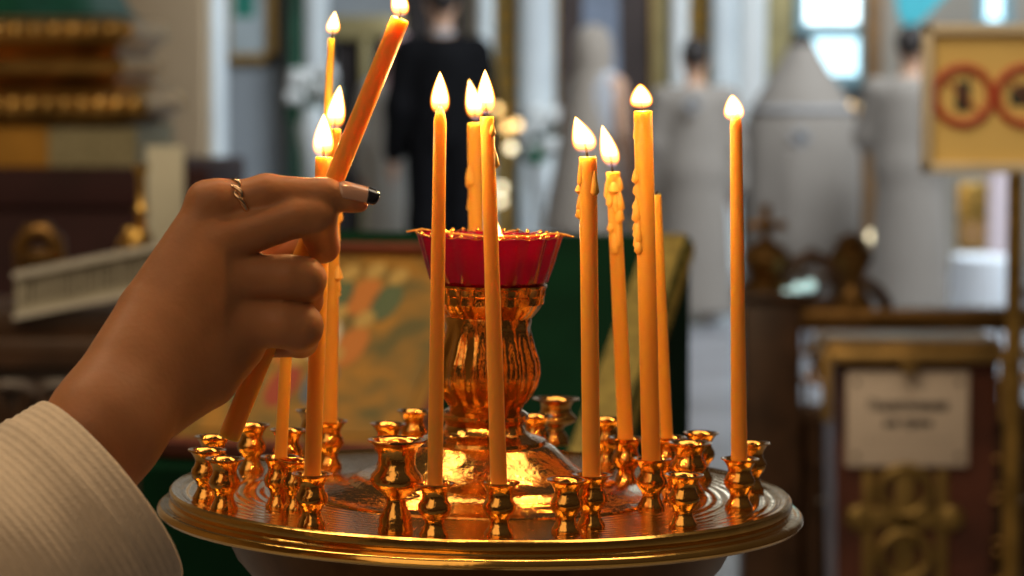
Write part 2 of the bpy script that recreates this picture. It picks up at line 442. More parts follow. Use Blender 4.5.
def candle(label, bot, top_px, wb, wt, flame=None, drips=0, span=.35, side=PI, tip='flat', Y=None, seed=1, group=None, power=None, bend=0.0):
    """bot: world point of the lower end; widths in metres"""
    Yt = bot.y if Y is None else Y
    tp = at(top_px[0], top_px[1], Yt)
    rnd = random.Random(seed); ax = tp-bot; n = 24
    pts, rad = [], []
    for i in range(n+1):
        s = i/n
        pts.append(bot+ax*s+Vector((bend*math.sin(PI*s), 0, 0)))
        rad.append((wb+(wt-wb)*s)/2*(1+rnd.uniform(-.012, .012)))
    if tip == 'flat':
        e = ax.normalized()
        pts += [tp+e*.0006, tp+e*.0004]; rad += [rad[-1]*.86, rad[-1]*.45]
    elif tip == 'cone':
        e = ax.normalized()
        pts += [tp+e*.003, tp+e*.0058, tp+e*.0072]; rad += [rad[-1]*.84, rad[-1]*.55, rad[-1]*.25]
    root = mk('candle', tube(pts, rad, 20), WAX, None, 50, True, tuple(bot))
    tag(root, label, 'candle', group if group else 'beeswax candles standing on the tray')
    e = ax.normalized(); base = pts[-1]
    if drips:
        mk('wax_drip', join(*drip_geo(rnd, bot, tp, wt/2, drips, span, side)), DRIP, root, 60)
    if flame:
        b, t, wpx = flame
        wk = at((b[0]*0.7+t[0]*0.3), (b[1]*.72+t[1]*.28), Yt)
        mk('wick', tube([base-e*.002, base+(wk-base)*.5, wk], [.0006, .0006, .0005], 8), WICK, root)
        add_flame(root, b, t, wpx, Yt, power)
    else:
        mk('wick', tube([base-e*.002, base+e*.001, base+e*.002+Vector((.001, 0, 0))], [.0006, .0006, .0004], 8), WICK, root)
    return root
def sock(k, z=0.0148): return TM @ (SOCK[k]+Vector((0, 0, z)))
def W(px, Y): return px/F*(Y-CAM.y)
def in_socket(key, label, top_px, wb, wt, **kw):
    b = sock(key); return candle(label, b, top_px, W(wb, b.y), W(wt, b.y), **kw)
in_socket('A', 'slim burning candle in front row, left of the red lamp, flame before dark suit', (440, 122), 16, 13, flame=((440, 117), (440, 71), 17), tip='cone', seed=2)
in_socket('B', 'slim burning candle in front row crossing in front of the red lamp glass', (487, 118), 17, 14, flame=((486, 117), (485, 69), 17), tip='flat', seed=3, drips=3, span=.2, side=0)
in_socket('C', 'burning candle rising from behind the red lamp, flame leaning left', (475, 124), 15, 15, flame=((477, 122), (469, 79), 15), drips=4, span=.3, side=PI, seed=4)
in_socket('D', 'thick burning candle right of the lamp with large flame leaning left', (588, 158), 18, 18, flame=((589, 155), (575, 116), 21), drips=7, span=.16, side=PI, seed=5)
in_socket('E', 'thin dripping burning candle between two thicker ones, pointed flame leaning left', (613, 173), 16, 14, flame=((614, 169), (602, 125), 16), drips=12, span=.28, side=-PI/2, seed=6)
in_socket('F', 'tallest thick candle right of the lamp with beads of wax running down its left side', (643, 112), 19, 19, flame=((642, 111), (640, 83), 20), drips=14, span=.45, side=PI, seed=7)
in_socket('G', 'unlit shorter candle leaning behind the tallest dripping candle', (656, 196), 13, 11, seed=8)
in_socket('H', 'slim burning candle standing alone at the right edge of the tray', (736, 126), 17, 12, flame=((735, 123), (732, 94), 18), tip='cone', seed=9)
in_socket('I', 'burning candle in front of two others, just behind the fingertips', (324, 158), 17, 17, flame=((323, 160), (324, 113), 19), seed=10)
in_socket('J', 'burning candle close behind the fingertips, tall flame touching the held candle', (334, 130), 15, 14, flame=((333, 132), (340, 85), 17), seed=11, drips=8, span=.6, side=0)
in_socket('K', 'tapered burning candle at the back left, flame high above the hand', (331, 40), 12, 7, flame=((332, 36), (335, 11), 12), seed=12)
in_socket('L', 'short unlit candle standing below the hand, top hidden by the little finger', (288, 318), 13, 12, seed=13)
# the lamp's own flame
fb = TM @ Vector((CUPC[0]+.001, 0, .129))
mk('wick', tube([fb-Vector((0, 0, .002)), fb+Vector((0, 0, .003))], .0007, 8), WICK, lamp)
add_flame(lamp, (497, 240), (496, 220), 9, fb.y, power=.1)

# ================================================================== HAND WITH SLEEVE
YH = -0.174; SPX = (YH-CAM.y)/F
def hp(px, py, dz): return tuple(at(px, py, YH+dz*mm))
def hr(px): return px*SPX
held_bot = Vector(hp(229, 437, 26)); 
held = candle('candle held in the hand, tilted to the right, its tip catching fire', held_bot, (400, 20), .0096, .0082, flame=((402, 19), (396, -18), 16), Y=YH+3*mm, seed=20, power=.2)
del held['group']; held['label'] = 'tilted candle held between the fingers, its tip just catching fire'

person = empty('person', hp(60, 480, -40), 'person in a white ribbed sleeve, hand raised and holding a tilted candle', 'person')
person.location = Vector(hp(120, 470, -60))
lo = Vector(hp(-40, 560, -100)); hi = Vector(hp(395, 150, 62))
HV = 0.00125
PG = grid((min(lo.x, -.27), YH-.115, TC.z-.06), (hi.x+.004, YH+.058, hi.z+.006), HV)
def C_(pts, rad, k=.002): return chain(PG, [hp(*p) for p in pts], [hr(r) for r in rad], k)
palm = C_([(98, 416, -45), (150, 312, -16), (209, 206, 0)], [42, 31, 20])
for pts, rad in [([(106, 424, -46), (165, 330, -20), (222, 238, -4)], [40, 32, 21]),
                 ([(114, 432, -46), (175, 350, -19), (229, 276, -3)], [40, 32, 21]),
                 ([(121, 432, -43), (185, 374, -16), (242, 320, 0)], [34, 30, 24]),
                 ([(124, 424, -24), (180, 368, 4), (225, 330, 18)], [30, 29, 24]), ([(160, 405, -22), (207, 377, -6), (239, 345, 4)], [31, 30, 26])]:
    palm = smin(palm, C_(pts, rad), .007)
arm = C_([(101, 424, -46), (60, 480, -62), (-60, 600, -105)], [42, 46, 56])
arm2 = C_([(114, 433, -44), (78, 492, -60), (-34, 612, -100)], [33, 42, 52])
palm = smin(palm, smin(arm, arm2, .012), .014)
fing = [
    C_([(209, 206, 0), (262, 194, -1), (268, 193, -1), (318, 195, 1), (326, 195, 1), (350, 199.5, 3), (359, 203.5, 4)], [20.5, 18.4, 18.8, 16.5, 16.6, 12.8, 9.6]),
    C_([(222, 240, -4), (296, 216, -2), (315, 215, 0), (323, 246, 16), (286, 256, 31)], [24, 21.5, 22, 17, 14]),
    C_([(228, 277, -3), (288, 277, -1), (304, 279, 1), (306, 301, 19), (270, 304, 34)], [24, 22, 22, 17, 14]),
    C_([(240, 320, 0), (282, 324, 0), (299, 327, 2), (301, 341, 19), (262, 345, 33)], [26, 24, 24, 17, 13]),
    C_([(190, 365, 10), (228, 318, 33), (282, 246, 36), (318, 212, 27), (338, 196, 25)], [28, 24, 18, 15, 10]),
]
d = palm
parts = [smin(palm, f, .0045) for f in fing]
d = parts[0]
for q in parts[1:]: d = smin(d, q, .0009)
# faint extensor tendons and knuckles on the back of the hand
d = smin(d, rc(PG, hp(206, 199, -2), hp(218, 197, -3), hr(17), hr(17)), .006)
SKIN = mat('skin', (0.52, 0.225, 0.095), 0.45, var=0.07, vscale=55, bump=0.09, bscale=420, sss=0.35, sssr=(1.0, .28, .12), ssscale=.006, spec=.35)
hv, hf = nets(PG, d)
body = mk('body', (hv, hf), SKIN, person, sharp=None)
sm = body.modifiers.new('smooth', 'SMOOTH'); sm.factor = 0.5; sm.iterations = 4
del PG, palm, arm, arm2, fing, parts, d
# long nail of the index finger: curved plate with dark painted tip
NAIL = mat('nail_varnish', (0.66, 0.36, 0.24), 0.12, coat=.8, spec=.6)
BLACK = mat('black_varnish', (0.012, 0.010, 0.012), 0.08, coat=1.0)
n0 = Vector(hp(339, 185.5, -1.4)); n1 = Vector(hp(380, 192.5, 0.0)); nax = (n1-n0)
nup = Vector((0.10, -0.66, 0.75)); nup = (nup-nax*nup.dot(nax)/nax.length_squared).normalized(); nsd = nax.normalized().cross(nup)
def nail(s0, s1, lift=0.0):
    V, Fc = [], []; ns, na = 14, 12
    for layer in (0, 1):
        for i in range(ns+1):
            s = s0+(s1-s0)*i/ns
            hw = .0060*(1-0.12*s)
            if s > .86: hw *= math.sqrt(max(0.02, 1-((s-.86)/.15)**2))
            if s < .14: hw *= math.sqrt(max(.05, 1-((.14-s)/.15)**2))
            for j in range(na+1):
                a = (j/na-.5)*2*1.05
                c = n0+nax*s-nup*(.0010+0.0022*s*s)+nup*(lift-layer*.0007)
                V.append(tuple(c+nsd*(math.sin(a)*hw)+nup*((math.cos(a)-1)*hw*.9+.0020)))
    o = (ns+1)*(na+1)
    for i in range(ns):
        for j in range(na):
            q = (i*(na+1)+j, (i+1)*(na+1)+j, (i+1)*(na+1)+j+1, i*(na+1)+j+1)
            Fc.append(q); Fc.append(tuple(x+o for x in q)[::-1])
    for i in range(ns):
        for j in (0, na):
            a, b = i*(na+1)+j, (i+1)*(na+1)+j; Fc.append((a, b, b+o, a+o))
    for j in range(na):
        for i in (0, ns):
            a, b = i*(na+1)+j, i*(na+1)+j+1; Fc.append((a, b, b+o, a+o))
    return V, Fc
nl = mk('fingernail', nail(0, 1.0), NAIL, person, sharp=None)
tp_ = mk('painted_tip', nail(.72, 1.012, .00025), BLACK, nl, sharp=None); tp_['label'] = 'black painted nail tip'
# twisted gold finger ring on the index finger
RINGM = mat('ring_gold', (0.80, 0.52, 0.30), 0.16, 1.0)
rcn = Vector(hp(244, 199, -0.6)); rax = (Vector(hp(268, 194, -1))-Vector(hp(209, 206, 0))).normalized()
ru, rw = frame_of(rax)
def band(ph, amp, R):
    pts = []
    for k in range(96):
        a = 2*PI*k/96
        dirv = ru*math.cos(a)+rw*math.sin(a)
        front = max(0, dirv.dot(Vector((0, -.62, .78))))**2
        pts.append(rcn+dirv*(R+.0006*front*math.cos(5*a+ph))+rax*(amp*front*math.sin(5*a+ph)-.0022*dirv.z*1.0))
    return tube(pts, .0011, 8, closed=True)
R0 = hr(19.9)
fr = mk('finger_ring', join(band(0, .0020, R0), band(PI, .0020, R0)), RINGM, person, sharp=None); fr['label'] = 'twisted thin gold ring'
# sleeve
SLEEVE = mat('white_knit', (0.92, 0.73, 0.52), 0.9, var=.04, vscale=200, bump=.3, bscale=900, sheen=.3)
a0 = Vector(hp(109, 495, -56)); a1 = Vector(hp(-14, 590, -82)); a2 = Vector(hp(-200, 730, -122))
def sleeve_geo():
    spine = [(a1, 0.0)]
    secs = []                                  # centre, radius
    n = 230
    for i in range(n+1):
        s = i/n
        if s < .45: c = a0.lerp(a1, s/.45)
        else: c = a1.lerp(a2, (s-.45)/.55)
        secs.append([c, .0475+.016*s+(.0012*math.sin(s*23) if s > .1 else 0)])
    ins = [[a0.lerp(a1, .35), .0425], [a0.lerp(a1, .12), .0432], [a0.lerp(a1, .02), .0438], [a0.lerp(a1, -.015), .0455]]
    secs[0][0] = a0.lerp(a1, -.012); secs[0][1] = .0472
    allp = ins+secs
    ax = (a0-a1).normalized(); u, w = frame_of(ax)
    seg = 144; V, Fc = [], []
    ss = [0.0]
    for j in range(1, len(allp)): ss.append(ss[-1]+(allp[j][0]-allp[j-1][0]).length)
    for j, (c, r) in enumerate(allp):
        for k in range(seg):
            a = 2*PI*k/seg
            rib = .00018*math.sin(2*PI*ss[j]/.0034) if j > 5 else 0
            V.append(tuple(c+(u*math.cos(a)+w*math.sin(a))*(r*(1+.02*math.sin(3*a+ss[j]*40))+rib)))
    for j in range(len(allp)-1):
        for k in range(seg):
            k2 = (k+1) % seg; Fc.append((j*seg+k, j*seg+k2, (j+1)*seg+k2, (j+1)*seg+k))
    return V, Fc
slv = mk('sleeve', sleeve_geo(), SLEEVE, person, sharp=None); slv['label'] = 'white finely ribbed sleeve with turned cuff'
# ================================================================== THE SETTING
FLOOR = mat('marble_floor', (0.30, 0.31, 0.34), 0.22, var=0.25, vscale=1.2, spec=.5)
CREAM = mat('cream_wall', (0.42, 0.31, 0.19), 0.8, var=.08, vscale=1.5)
GREYW = mat('grey_blue_wall', (0.30, 0.33, 0.36), 0.7, var=.12, vscale=1.0)
PALE = mat('pale_marble', (0.80, 0.88, 0.93), 0.35, var=.10, vscale=2.0)
WHITEM = mat('white_marble', (0.92, 0.97, 0.97), 0.35, var=.06, vscale=2.0)
DARKW = mat('dark_doorway', (0.035, 0.028, 0.028), 0.8, var=.2, vscale=2)
OLIVE = mat('olive_gold', (0.36, 0.30, 0.14), 0.5, .3, var=.2, vscale=4)
WARMG = mat('warm_grey', (0.40, 0.36, 0.30), 0.7, var=.1, vscale=1.5)
GREENC = mat('green_column', (0.02, 0.10, 0.06), 0.4, var=.3, vscale=3)
BROWNW = mat('brown_wood', (0.30, 0.16, 0.06), 0.5, var=.25, vscale=4)
DW = 20.0; YW = DY(DW)
struct('floor', box(-9, 9, -3.5, YW+.6, -.2, 0), FLOOR)
struct('wall_back', box(-9, 9, YW+.25, YW+.6, 0, 6.5), GREYW)
struct('wall_left', box(-5.2, -5.0, -3.5, YW+.25, 0, 6.5), CREAM)
def X(px, D): return CAM.x+(px-512)/F*D
def Z(py, D): return at(512, py, DY(D)).z
def strip(name, x0, x1, m, depth, y0=-200, y1=None, D=DW, rnd=False):
    zt = Z(y0, D); zb_ = 0.0 if y1 is None else Z(y1, D)
    Yb = YW+.25
    if rnd:
        xc = (X(x0, D)+X(x1, D))/2; r = (X(x1, D)-X(x0, D))/2
        g = lathe([(r*1.25, zb_), (r*1.25, zb_+.12), (r*1.05, zb_+.18), (r, zb_+.24), (r, zt-.2), (r*1.2, zt)], 32, c=(xc, Yb-depth, 0))
    else:
        g = box(X(x0, D), X(x1, D), Yb-depth, Yb+.02, zb_, zt, .01)
    return struct(name, g, m)
strip('trim_1', 305, 330, PALE, .30, rnd=True)
strip('trim_2', 335, 404, DARKW, .10, y0=38)
strip('trim_3', 330, 404, OLIVE, .22, y0=16, y1=39)
strip('trim_4', 361, 370, OLIVE, .25, y0=39)
strip('trim_5', 291, 305, GREENC, .30)
strip('trim_6', 404, 478, DARKW, .06, y0=-60)
strip('trim_7', 466, 480, WARMG, .2)
strip('trim_8', 478, 494, PALE, .35, rnd=True)
strip('trim_9', 493, 519, OLIVE, .22)
strip('trim_10', 518, 555, PALE, .4, rnd=True)
strip('trim_11', 654, 671, OLIVE, .22)
strip('trim_12', 669, 687, WHITEM, .35, rnd=True)
strip('trim_13', 686, 711, OLIVE, .22)
strip('trim_14', 709, 735, PALE, .4, rnd=True)
strip('trim_15', 735, 764, WHITEM, .4, rnd=True)
strip('trim_16', 764, 792, OLIVE, .2)
strip('trim_17', 864, 881, BROWNW, .25)
strip('trim_18', 881, 981, WARMG, .12)
strip('trim_25', 1010, 1140, WARMG, .12)
strip('trim_26', 980, 1011, WARMG, .12, y0=24)
strip('trim_19', 196, 217, PALE, .4, rnd=True)
# gilt relief on the pilasters is part of them: small bosses
for x in (506, 698):
    g = []
    for k in range(26):
        zc = 1.0+k*.16
        g.append(ring((X(x, DW), YW-.0, zc), .055, .02, 'y', 16, 6)); g.append(ball((X(x, DW), YW, zc), .03, 8, 6))
    struct('trim_2%d' % (0 if x == 506 else 1), join(*g), OLDGOLD)
# cream pier in front of the back wall on the left
PD = 14.0
struct('trim_22', box(X(60, PD), X(206, PD), DY(PD), DY(PD)+.7, 0, 5.5, .03), CREAM)
struct('trim_23', box(X(206, PD), X(216, PD), DY(PD)+.1, DY(PD)+.6, 0, 5.5, .02), PALE)
# solea: low dark step edge with a red runner in front of the people
STEP = mat('dark_step', (0.05, 0.035, 0.03), 0.6)
struct('trim_24', box(-5, 6, DY(17.2), DY(17.3), 0, .07), STEP)
# windows
SKY = mat('bright_sky_pane', (0.5, 0.7, 0.8), 0.2, emit=(0.62, 0.9, 1.0), estr=1.9)
SKY2 = mat('bright_pane', (0.5, 0.7, 0.8), 0.2, emit=(0.85, 0.97, 1.0), estr=2.6)
FRAME = mat('window_frame', (0.25, 0.42, 0.48), 0.5)
def window(name, x0, x1, y1, zt, bar):
    z0 = Z(y1, DW)
    f = struct(name, join(box(X(x0, DW)-.05, X(x0, DW)+.02, YW+.12, YW+.26, z0-.05, zt), box(X(x1, DW)-.02, X(x1, DW)+.05, YW+.12, YW+.26, z0-.05, zt),
        box(X(x0, DW)-.05, X(x1, DW)+.05, YW+.1, YW+.26, z0-.07, z0+.01), box(X(x0, DW)-.05, X(x1, DW)+.05, YW+.1, YW+.26, zt-.05, zt+.03), box(X(x0, DW), X(x1, DW), YW+.14, YW+.22, Z(bar, DW)-.05, Z(bar, DW)+.05)), FRAME)
    mk('pane', join(box(X(x0, DW), X(x1, DW), YW+.2, YW+.22, z0, Z(bar, DW)-.02)), SKY, f)
    mk('pane', join(box(X(x0, DW), X(x1, DW), YW+.2, YW+.22, Z(bar, DW)+.02, zt)), SKY2, f)
window('window_1', 803, 863, 76, 3.6, 30)
window('window_2', 984, 1007, 21, 3.6, -20)
# turquoise banner hanging right of the window
TURQ = mat('turquoise_cloth', (0.06, 0.42, 0.50), 0.7, var=.15, vscale=5)
V = []; BD = 17.5
bn = [(880, -140), (957, -140), (948, -8), (921, 20), (905, 32), (896, 14), (892, -20)]
top('hanging_banner', prism([(X(a, BD), Z(b, BD)) for a, b in bn], DY(BD), DY(BD)+.02), TURQ, 'turquoise cloth banner hanging beside the bright window', 'banner')
# dark icon on the iconostasis behind the veiled woman
FRG = mat('gilt_frame', (0.55, 0.36, 0.12), 0.4, 1.0, var=.2, vscale=8)
ICD = mat('dark_icon_ground', (0.045, 0.028, 0.026), 0.45, var=.3, vscale=3)
BLUEROBE = mat('painted_blue_robe', (0.20, 0.24, 0.32), 0.6, var=.2, vscale=6)
SKINP = mat('painted_skin', (0.35, 0.22, 0.13), 0.6)
it = empty('icon', ((X(556, DW)+X(654, DW))/2, YW+.1, 0), 'tall dark icon panel on the far wall behind the veiled woman', 'icon')
mk('frame', join(*[box(X(a, DW), X(b, DW), YW+.05, YW+.26, 0.3, 3.6, .01) for a, b in ((554, 558), (650, 655))], box(X(554, DW), X(655, DW), YW+.05, YW+.26, 3.55, 3.65), box(X(554, DW), X(655, DW), YW+.05, YW+.26, .25, .35)), FRG, it)
mk('painted_board', box(X(557, DW), X(652, DW), YW+.12, YW+.25, .3, 3.6), ICD, it)
fx = X(600, DW)
mk('painted_saint', join(prism([(fx-.16, .6), (fx+.16, .6), (fx+.13, 2.0), (fx+.15, 2.25), (fx+.05, 2.45), (fx-.06, 2.45), (fx-.14, 2.25), (fx-.12, 2.0)], YW+.105, YW+.12)), BLUEROBE, it)
mk('painted_face', prism([(fx+.1*math.cos(2*PI*k/20), 2.58+.13*math.sin(2*PI*k/20)) for k in range(20)], YW+.102, YW+.12), SKINP, it)
# framed picture on the grey wall at the left
pf = empty('framed_picture', (X(245, DW), YW+.1, Z(58, DW)), 'gold framed pale picture with green patch on the grey wall', 'picture')
px0, px1, pz0, pz1 = X(219, DW), X(275, DW), Z(63, DW), Z(-70, DW)
mk('frame', join(box(px0, px0+.07, YW+.17, YW+.26, pz0, pz1), box(px1-.07, px1, YW+.17, YW+.26, pz0, pz1), box(px0, px1, YW+.17, YW+.26, pz0, pz0+.07), box(px0, px1, YW+.17, YW+.26, pz1-.07, pz1)), FRG, pf)
mk('picture', box(px0+.05, px1-.05, YW+.2, YW+.25, pz0+.05, pz1-.05), mat('pale_print', (0.45, 0.52, 0.55), .5, var=.15, vscale=3), pf)
mk('painted_patch', box(X(233, DW), X(253, DW), YW+.195, YW+.21, Z(17, DW), Z(-40, DW)), mat('green_print', (0.02, 0.22, 0.16), .5), pf)

# ================================================================== PEOPLE FAR BEHIND (seen from the back)
SKB = mat('far_skin', (0.55, 0.33, 0.22), 0.55, sss=.1, ssscale=.02)
HAIRD = mat('dark_hair', (0.018, 0.012, 0.010), 0.55, var=.3, vscale=40)
SUIT = mat('dark_suit', (0.005, 0.005, 0.006), 0.8, spec=.1, var=.15, vscale=8)
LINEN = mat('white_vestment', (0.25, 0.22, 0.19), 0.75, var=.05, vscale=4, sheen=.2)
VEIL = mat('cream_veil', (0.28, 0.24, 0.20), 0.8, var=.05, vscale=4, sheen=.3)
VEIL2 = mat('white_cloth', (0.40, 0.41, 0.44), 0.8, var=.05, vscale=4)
COATG = mat('pale_grey_coat', (0.42, 0.41, 0.38), 0.8, var=.08, vscale=5)
SCARF = mat('pink_scarf', (0.52, 0.36, 0.38), 0.8, var=.12, vscale=7)
SHOE = mat('black_shoe', (0.02, 0.02, 0.02), 0.4)
BAND = mat('grey_braid', (0.30, 0.30, 0.31), 0.7)
def human(px, D, height, yaw, label, arms='down', w=1.0, group='people standing far behind the barrier'):
    """one continuous body facing +y (away) turned by yaw; returns root and local scale"""
    x, y = X(px, D), DY(D)
    root = empty('person', (x, y, 0), label, 'person', group, (0, 0, yaw))
    s = height/1.75
    P = grid((-.48, -.28, -.02), (.48, .52, 1.80), .0165)
    hd = ell(P, (0, .015, 1.64), (.074, .095, .112))
    hd = smin(hd, ell(P, (0, .045, 1.585), (.055, .07, .07)), .03)
    hd = smin(hd, rc(P, (0, .105, 1.635), (0, .118, 1.605), .011, .016), .012)          # nose
    hd = smin(hd, ell(P, (0, .105, 1.565), (.026, .012, .012)), .01)                     # lips
    for sx_ in (-1, 1):
        hd = smin(hd, ell(P, (sx_*.078, .005, 1.625), (.010, .02, .032)), .008)          # ears
        hd = np.maximum(hd, -ell(P, (sx_*.031, .108, 1.648), (.014, .010, .008)))        # eye sockets
    d = smin(hd, rc(P, (0, -.005, 1.42), (0, .01, 1.56), .058, .052), .03)
    d = smin(d, rc(P, (0, 0, 1.02), (0, -.005, 1.33), .118, .125, (.80*1/w, 1.15, 1)), .05)
    d = smin(d, rc(P, (-.15*w, 0, 1.39), (.15*w, 0, 1.39), .065, .065), .06)
    d = smin(d, rc(P, (-.07, 0, .93), (.07, 0, .93), .105, .105), .06)
    for sx_ in (-1, 1):
        if arms == 'down':
            ar = [(sx_*.19*w, 0, 1.385), (sx_*.235*w, -.01, 1.10), (sx_*.245*w, .05, .84)]
        else:
            ar = [(sx_*.19*w, 0, 1.385), (sx_*.25*w, .05, 1.12), (sx_*.13*w, .28, 1.10)]
        d = smin(d, chain(P, ar, [.052, .042, .030], .02), .03)
        hx = np.array(ar[2]); dr = hx-np.array(ar[1]); dr = dr/np.linalg.norm(dr)
        d = smin(d, rc(P, hx, hx+dr*.09, .030, .034, None), .015)
        for q, (fo, fl) in enumerate(((-.028, .080), (-.010, .094), (.008, .088), (.026, .066))):
            o_ = np.array((0, fo, 0)) if arms == 'down' else np.array((0, 0, fo))
            d = smin(d, rc(P, hx+dr*.085+o_, hx+dr*(.09+fl)+o_, .012, .010), .006)
        d = smin(d, rc(P, hx+dr*.03, hx+dr*.09+np.array((-sx_*.035, .03, 0)), .013, .011), .01)
        d = smin(d, chain(P, [(sx_*.085, 0, .90), (sx_*.095, .015, .49), (sx_*.10, -.015, .09)], [.088, .056, .038], .02), .03)
        d = smin(d, rc(P, (sx_*.10, -.02, .045), (sx_*.115, .16, .035), .042, .032), .03)
    v, f = nets(P, d)
    v = [(a*s, b*s, c*s) for a, b, c in v]
    o = mk('body', (v, f), SKB, root, sharp=None, world=False)
    mo = o.modifiers.new('smooth', 'SMOOTH'); mo.iterations = 2
    return root, s
def inflate_cloth(name, root, s, prims, m, zmin, zmax, h=.02, hole=None):
    P = grid((-.5, -.3, zmin-.06), (.5, .55, zmax+.06), h)
    d = None
    for a, b, ra, rb, sq in prims:
        e_ = rc(P, a, b, ra, rb, sq); d = e_ if d is None else smin(d, e_, .045)
    d = np.maximum(d, zmin-P[..., 2]); d = np.maximum(d, P[..., 2]-zmax)
    v, f = nets(P, d)
    o = mk(name, ([(a*s, b*s, c*s) for a, b, c in v], f), m, root, sharp=None, world=False)
    mo = o.modifiers.new('smooth', 'SMOOTH'); mo.iterations = 3
    return o
def sleeves_prims(arms, w=1.0, fat=.022, wide=0.0):
    out = []
    for sx_ in (-1, 1):
        if arms == 'down': ar = [(sx_*.19*w, 0, 1.385), (sx_*.235*w, -.01, 1.10), (sx_*.245*w, .045, .86)]
        else: ar = [(sx_*.19*w, 0, 1.385), (sx_*.25*w, .05, 1.12), (sx_*.14*w, .26, 1.10)]
        out += [(ar[0], ar[1], .055+fat, .046+fat, None), (ar[1], ar[2], .046+fat, .040+fat+wide, None)]
    return out
def hair(root, s, m=HAIRD, long=0.0):
    P = grid((-.14, -.16, 1.35), (.14, .16, 1.80), .0125)
    d = ell(P, (0, -.003, 1.66), (.086, .104, .115))
    cut = np.maximum(P[..., 1]-.062, -(P[..., 2]-1.70)*0.9+(P[..., 1]-.03))
    d = np.maximum(d, np.minimum(cut, 1) if not long else P[..., 1]-.03)
    d = np.maximum(d, 1.555-P[..., 2])
    v, f = nets(P, d)
    o = mk('hair', ([(a*s, b*s, c*s) for a, b, c in v], f), m, root, sharp=None, world=False)
    mo = o.modifiers.new('smooth', 'SMOOTH'); mo.iterations = 2
    return o
PDIST = 16.0
FLOORPX = 316
def robe(root, secs, m, name='robe', folds=11, amp=.05, seed=1):
    return mk(name, loft(secs, 96, folds, amp, seed), m, root, sharp=None, world=False)
def patch(root, x, y, z, m=BAND, r=.05):
    g = join(box(x-r, x+r, y-.012, y, z-r*.35, z+r*.35), box(x-r*.35, x+r*.35, y-.012, y, z-r, z+r))
    o = mk('cross_patch', g, m, root, world=False); o['label'] = 'small grey cross sewn on the back'
# man in dark suit
r, s = human(442, PDIST, 1.91, 0.15, 'dark-haired person in a dark suit standing with the back turned, left of the golden pilaster')
inflate_cloth('jacket', r, s, [((0, 0, .95), (0, 0, 1.33), .150, .150, (.78, 1.1, 1)), ((-.145, 0, 1.385), (.145, 0, 1.385), .078, .078, None)]+sleeves_prims('down'), SUIT, .80, 1.475)
inflate_cloth('trousers', r, s, [((sx_*.085, 0, .95), (sx_*.095, .015, .49), .115, .085, None) for sx_ in (-1, 1)]+[((sx_*.095, .015, .49), (sx_*.10, -.01, .06), .085, .07, None) for sx_ in (-1, 1)], SUIT, .04, 1.0)
mk('shirt_collar', lathe([(.062*s, 1.455*s), (.066*s, 1.50*s), (.060*s, 1.502*s), (.056*s, 1.46*s)], 24, closed=True), VEIL2, r, world=False)
hair(r, s)
# person in pale coat left of the suit
r, s = human(398, 16.8, 1.62, -0.3, 'person in a pale grey coat and pink headscarf, half hidden left of the dark suit')
inflate_cloth('coat', r, s, [((0, 0, .45), (0, 0, 1.0), .20, .165, (.85, 1.05, 1)), ((0, 0, 1.0), (0, 0, 1.33), .155, .150, (.8, 1.1, 1)), ((-.145, 0, 1.385), (.145, 0, 1.385), .078, .078, None)]+sleeves_prims('down'), COATG, .42, 1.48)
P = grid((-.2, -.2, 1.30), (.2, .2, 1.82), .015)
d = smin(ell(P, (0, -.005, 1.655), (.098, .115, .125)), rc(P, (0, 0, 1.40), (0, 0, 1.5), .13, .08), .06)
d = np.maximum(d, -ell(P, (0, .13, 1.62), (.07, .085, .095)))
v_, f_ = nets(P, d); mk('headscarf', ([(a*s, b*s, c*s) for a, b, c in v_], f_), SCARF, r, sharp=None, world=False)
# woman with long veil
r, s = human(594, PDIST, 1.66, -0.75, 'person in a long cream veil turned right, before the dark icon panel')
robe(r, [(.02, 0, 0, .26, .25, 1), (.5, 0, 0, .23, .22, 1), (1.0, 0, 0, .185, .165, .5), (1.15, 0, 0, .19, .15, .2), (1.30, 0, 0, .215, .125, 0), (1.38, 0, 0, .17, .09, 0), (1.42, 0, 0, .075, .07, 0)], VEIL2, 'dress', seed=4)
P = grid((-.36, -.34, .45), (.36, .20, 1.80), .019)
d = smin(ell(P, (0, -.012, 1.635), (.108, .122, .125)), rc(P, (0, -.06, .55), (0, -.02, 1.50), .27, .115), .10)
d = np.maximum(d, -rc(P, (0, .26, .4), (0, .20, 1.60), .30, .14))
d = np.maximum(d, .5-P[..., 2])
v_, f_ = nets(P, d); o = mk('veil', ([(a*s, b*s, c*s) for a, b, c in v_], f_), VEIL, r, sharp=None, world=False)
mo = o.modifiers.new('smooth', 'SMOOTH'); mo.iterations = 3
# acolyte with short dark hair
r, s = human(694, 15.6, 1.57, 0.0, 'short dark-haired person in a pale straight robe, right of the tallest candle', arms='down')
inflate_cloth('robe', r, s, [((0, 0, .10), (0, 0, .95), .255, .195, (1, 1.1, 1)), ((0, 0, .95), (0, 0, 1.34), .195, .165, (.85, 1.1, 1)), ((-.15, 0, 1.385), (.15, 0, 1.385), .088, .088, None)]+sleeves_prims('down', 1, .035, .02), LINEN, .05, 1.47)
patch(r, -.02, -.175, 1.22)
hair(r, s)
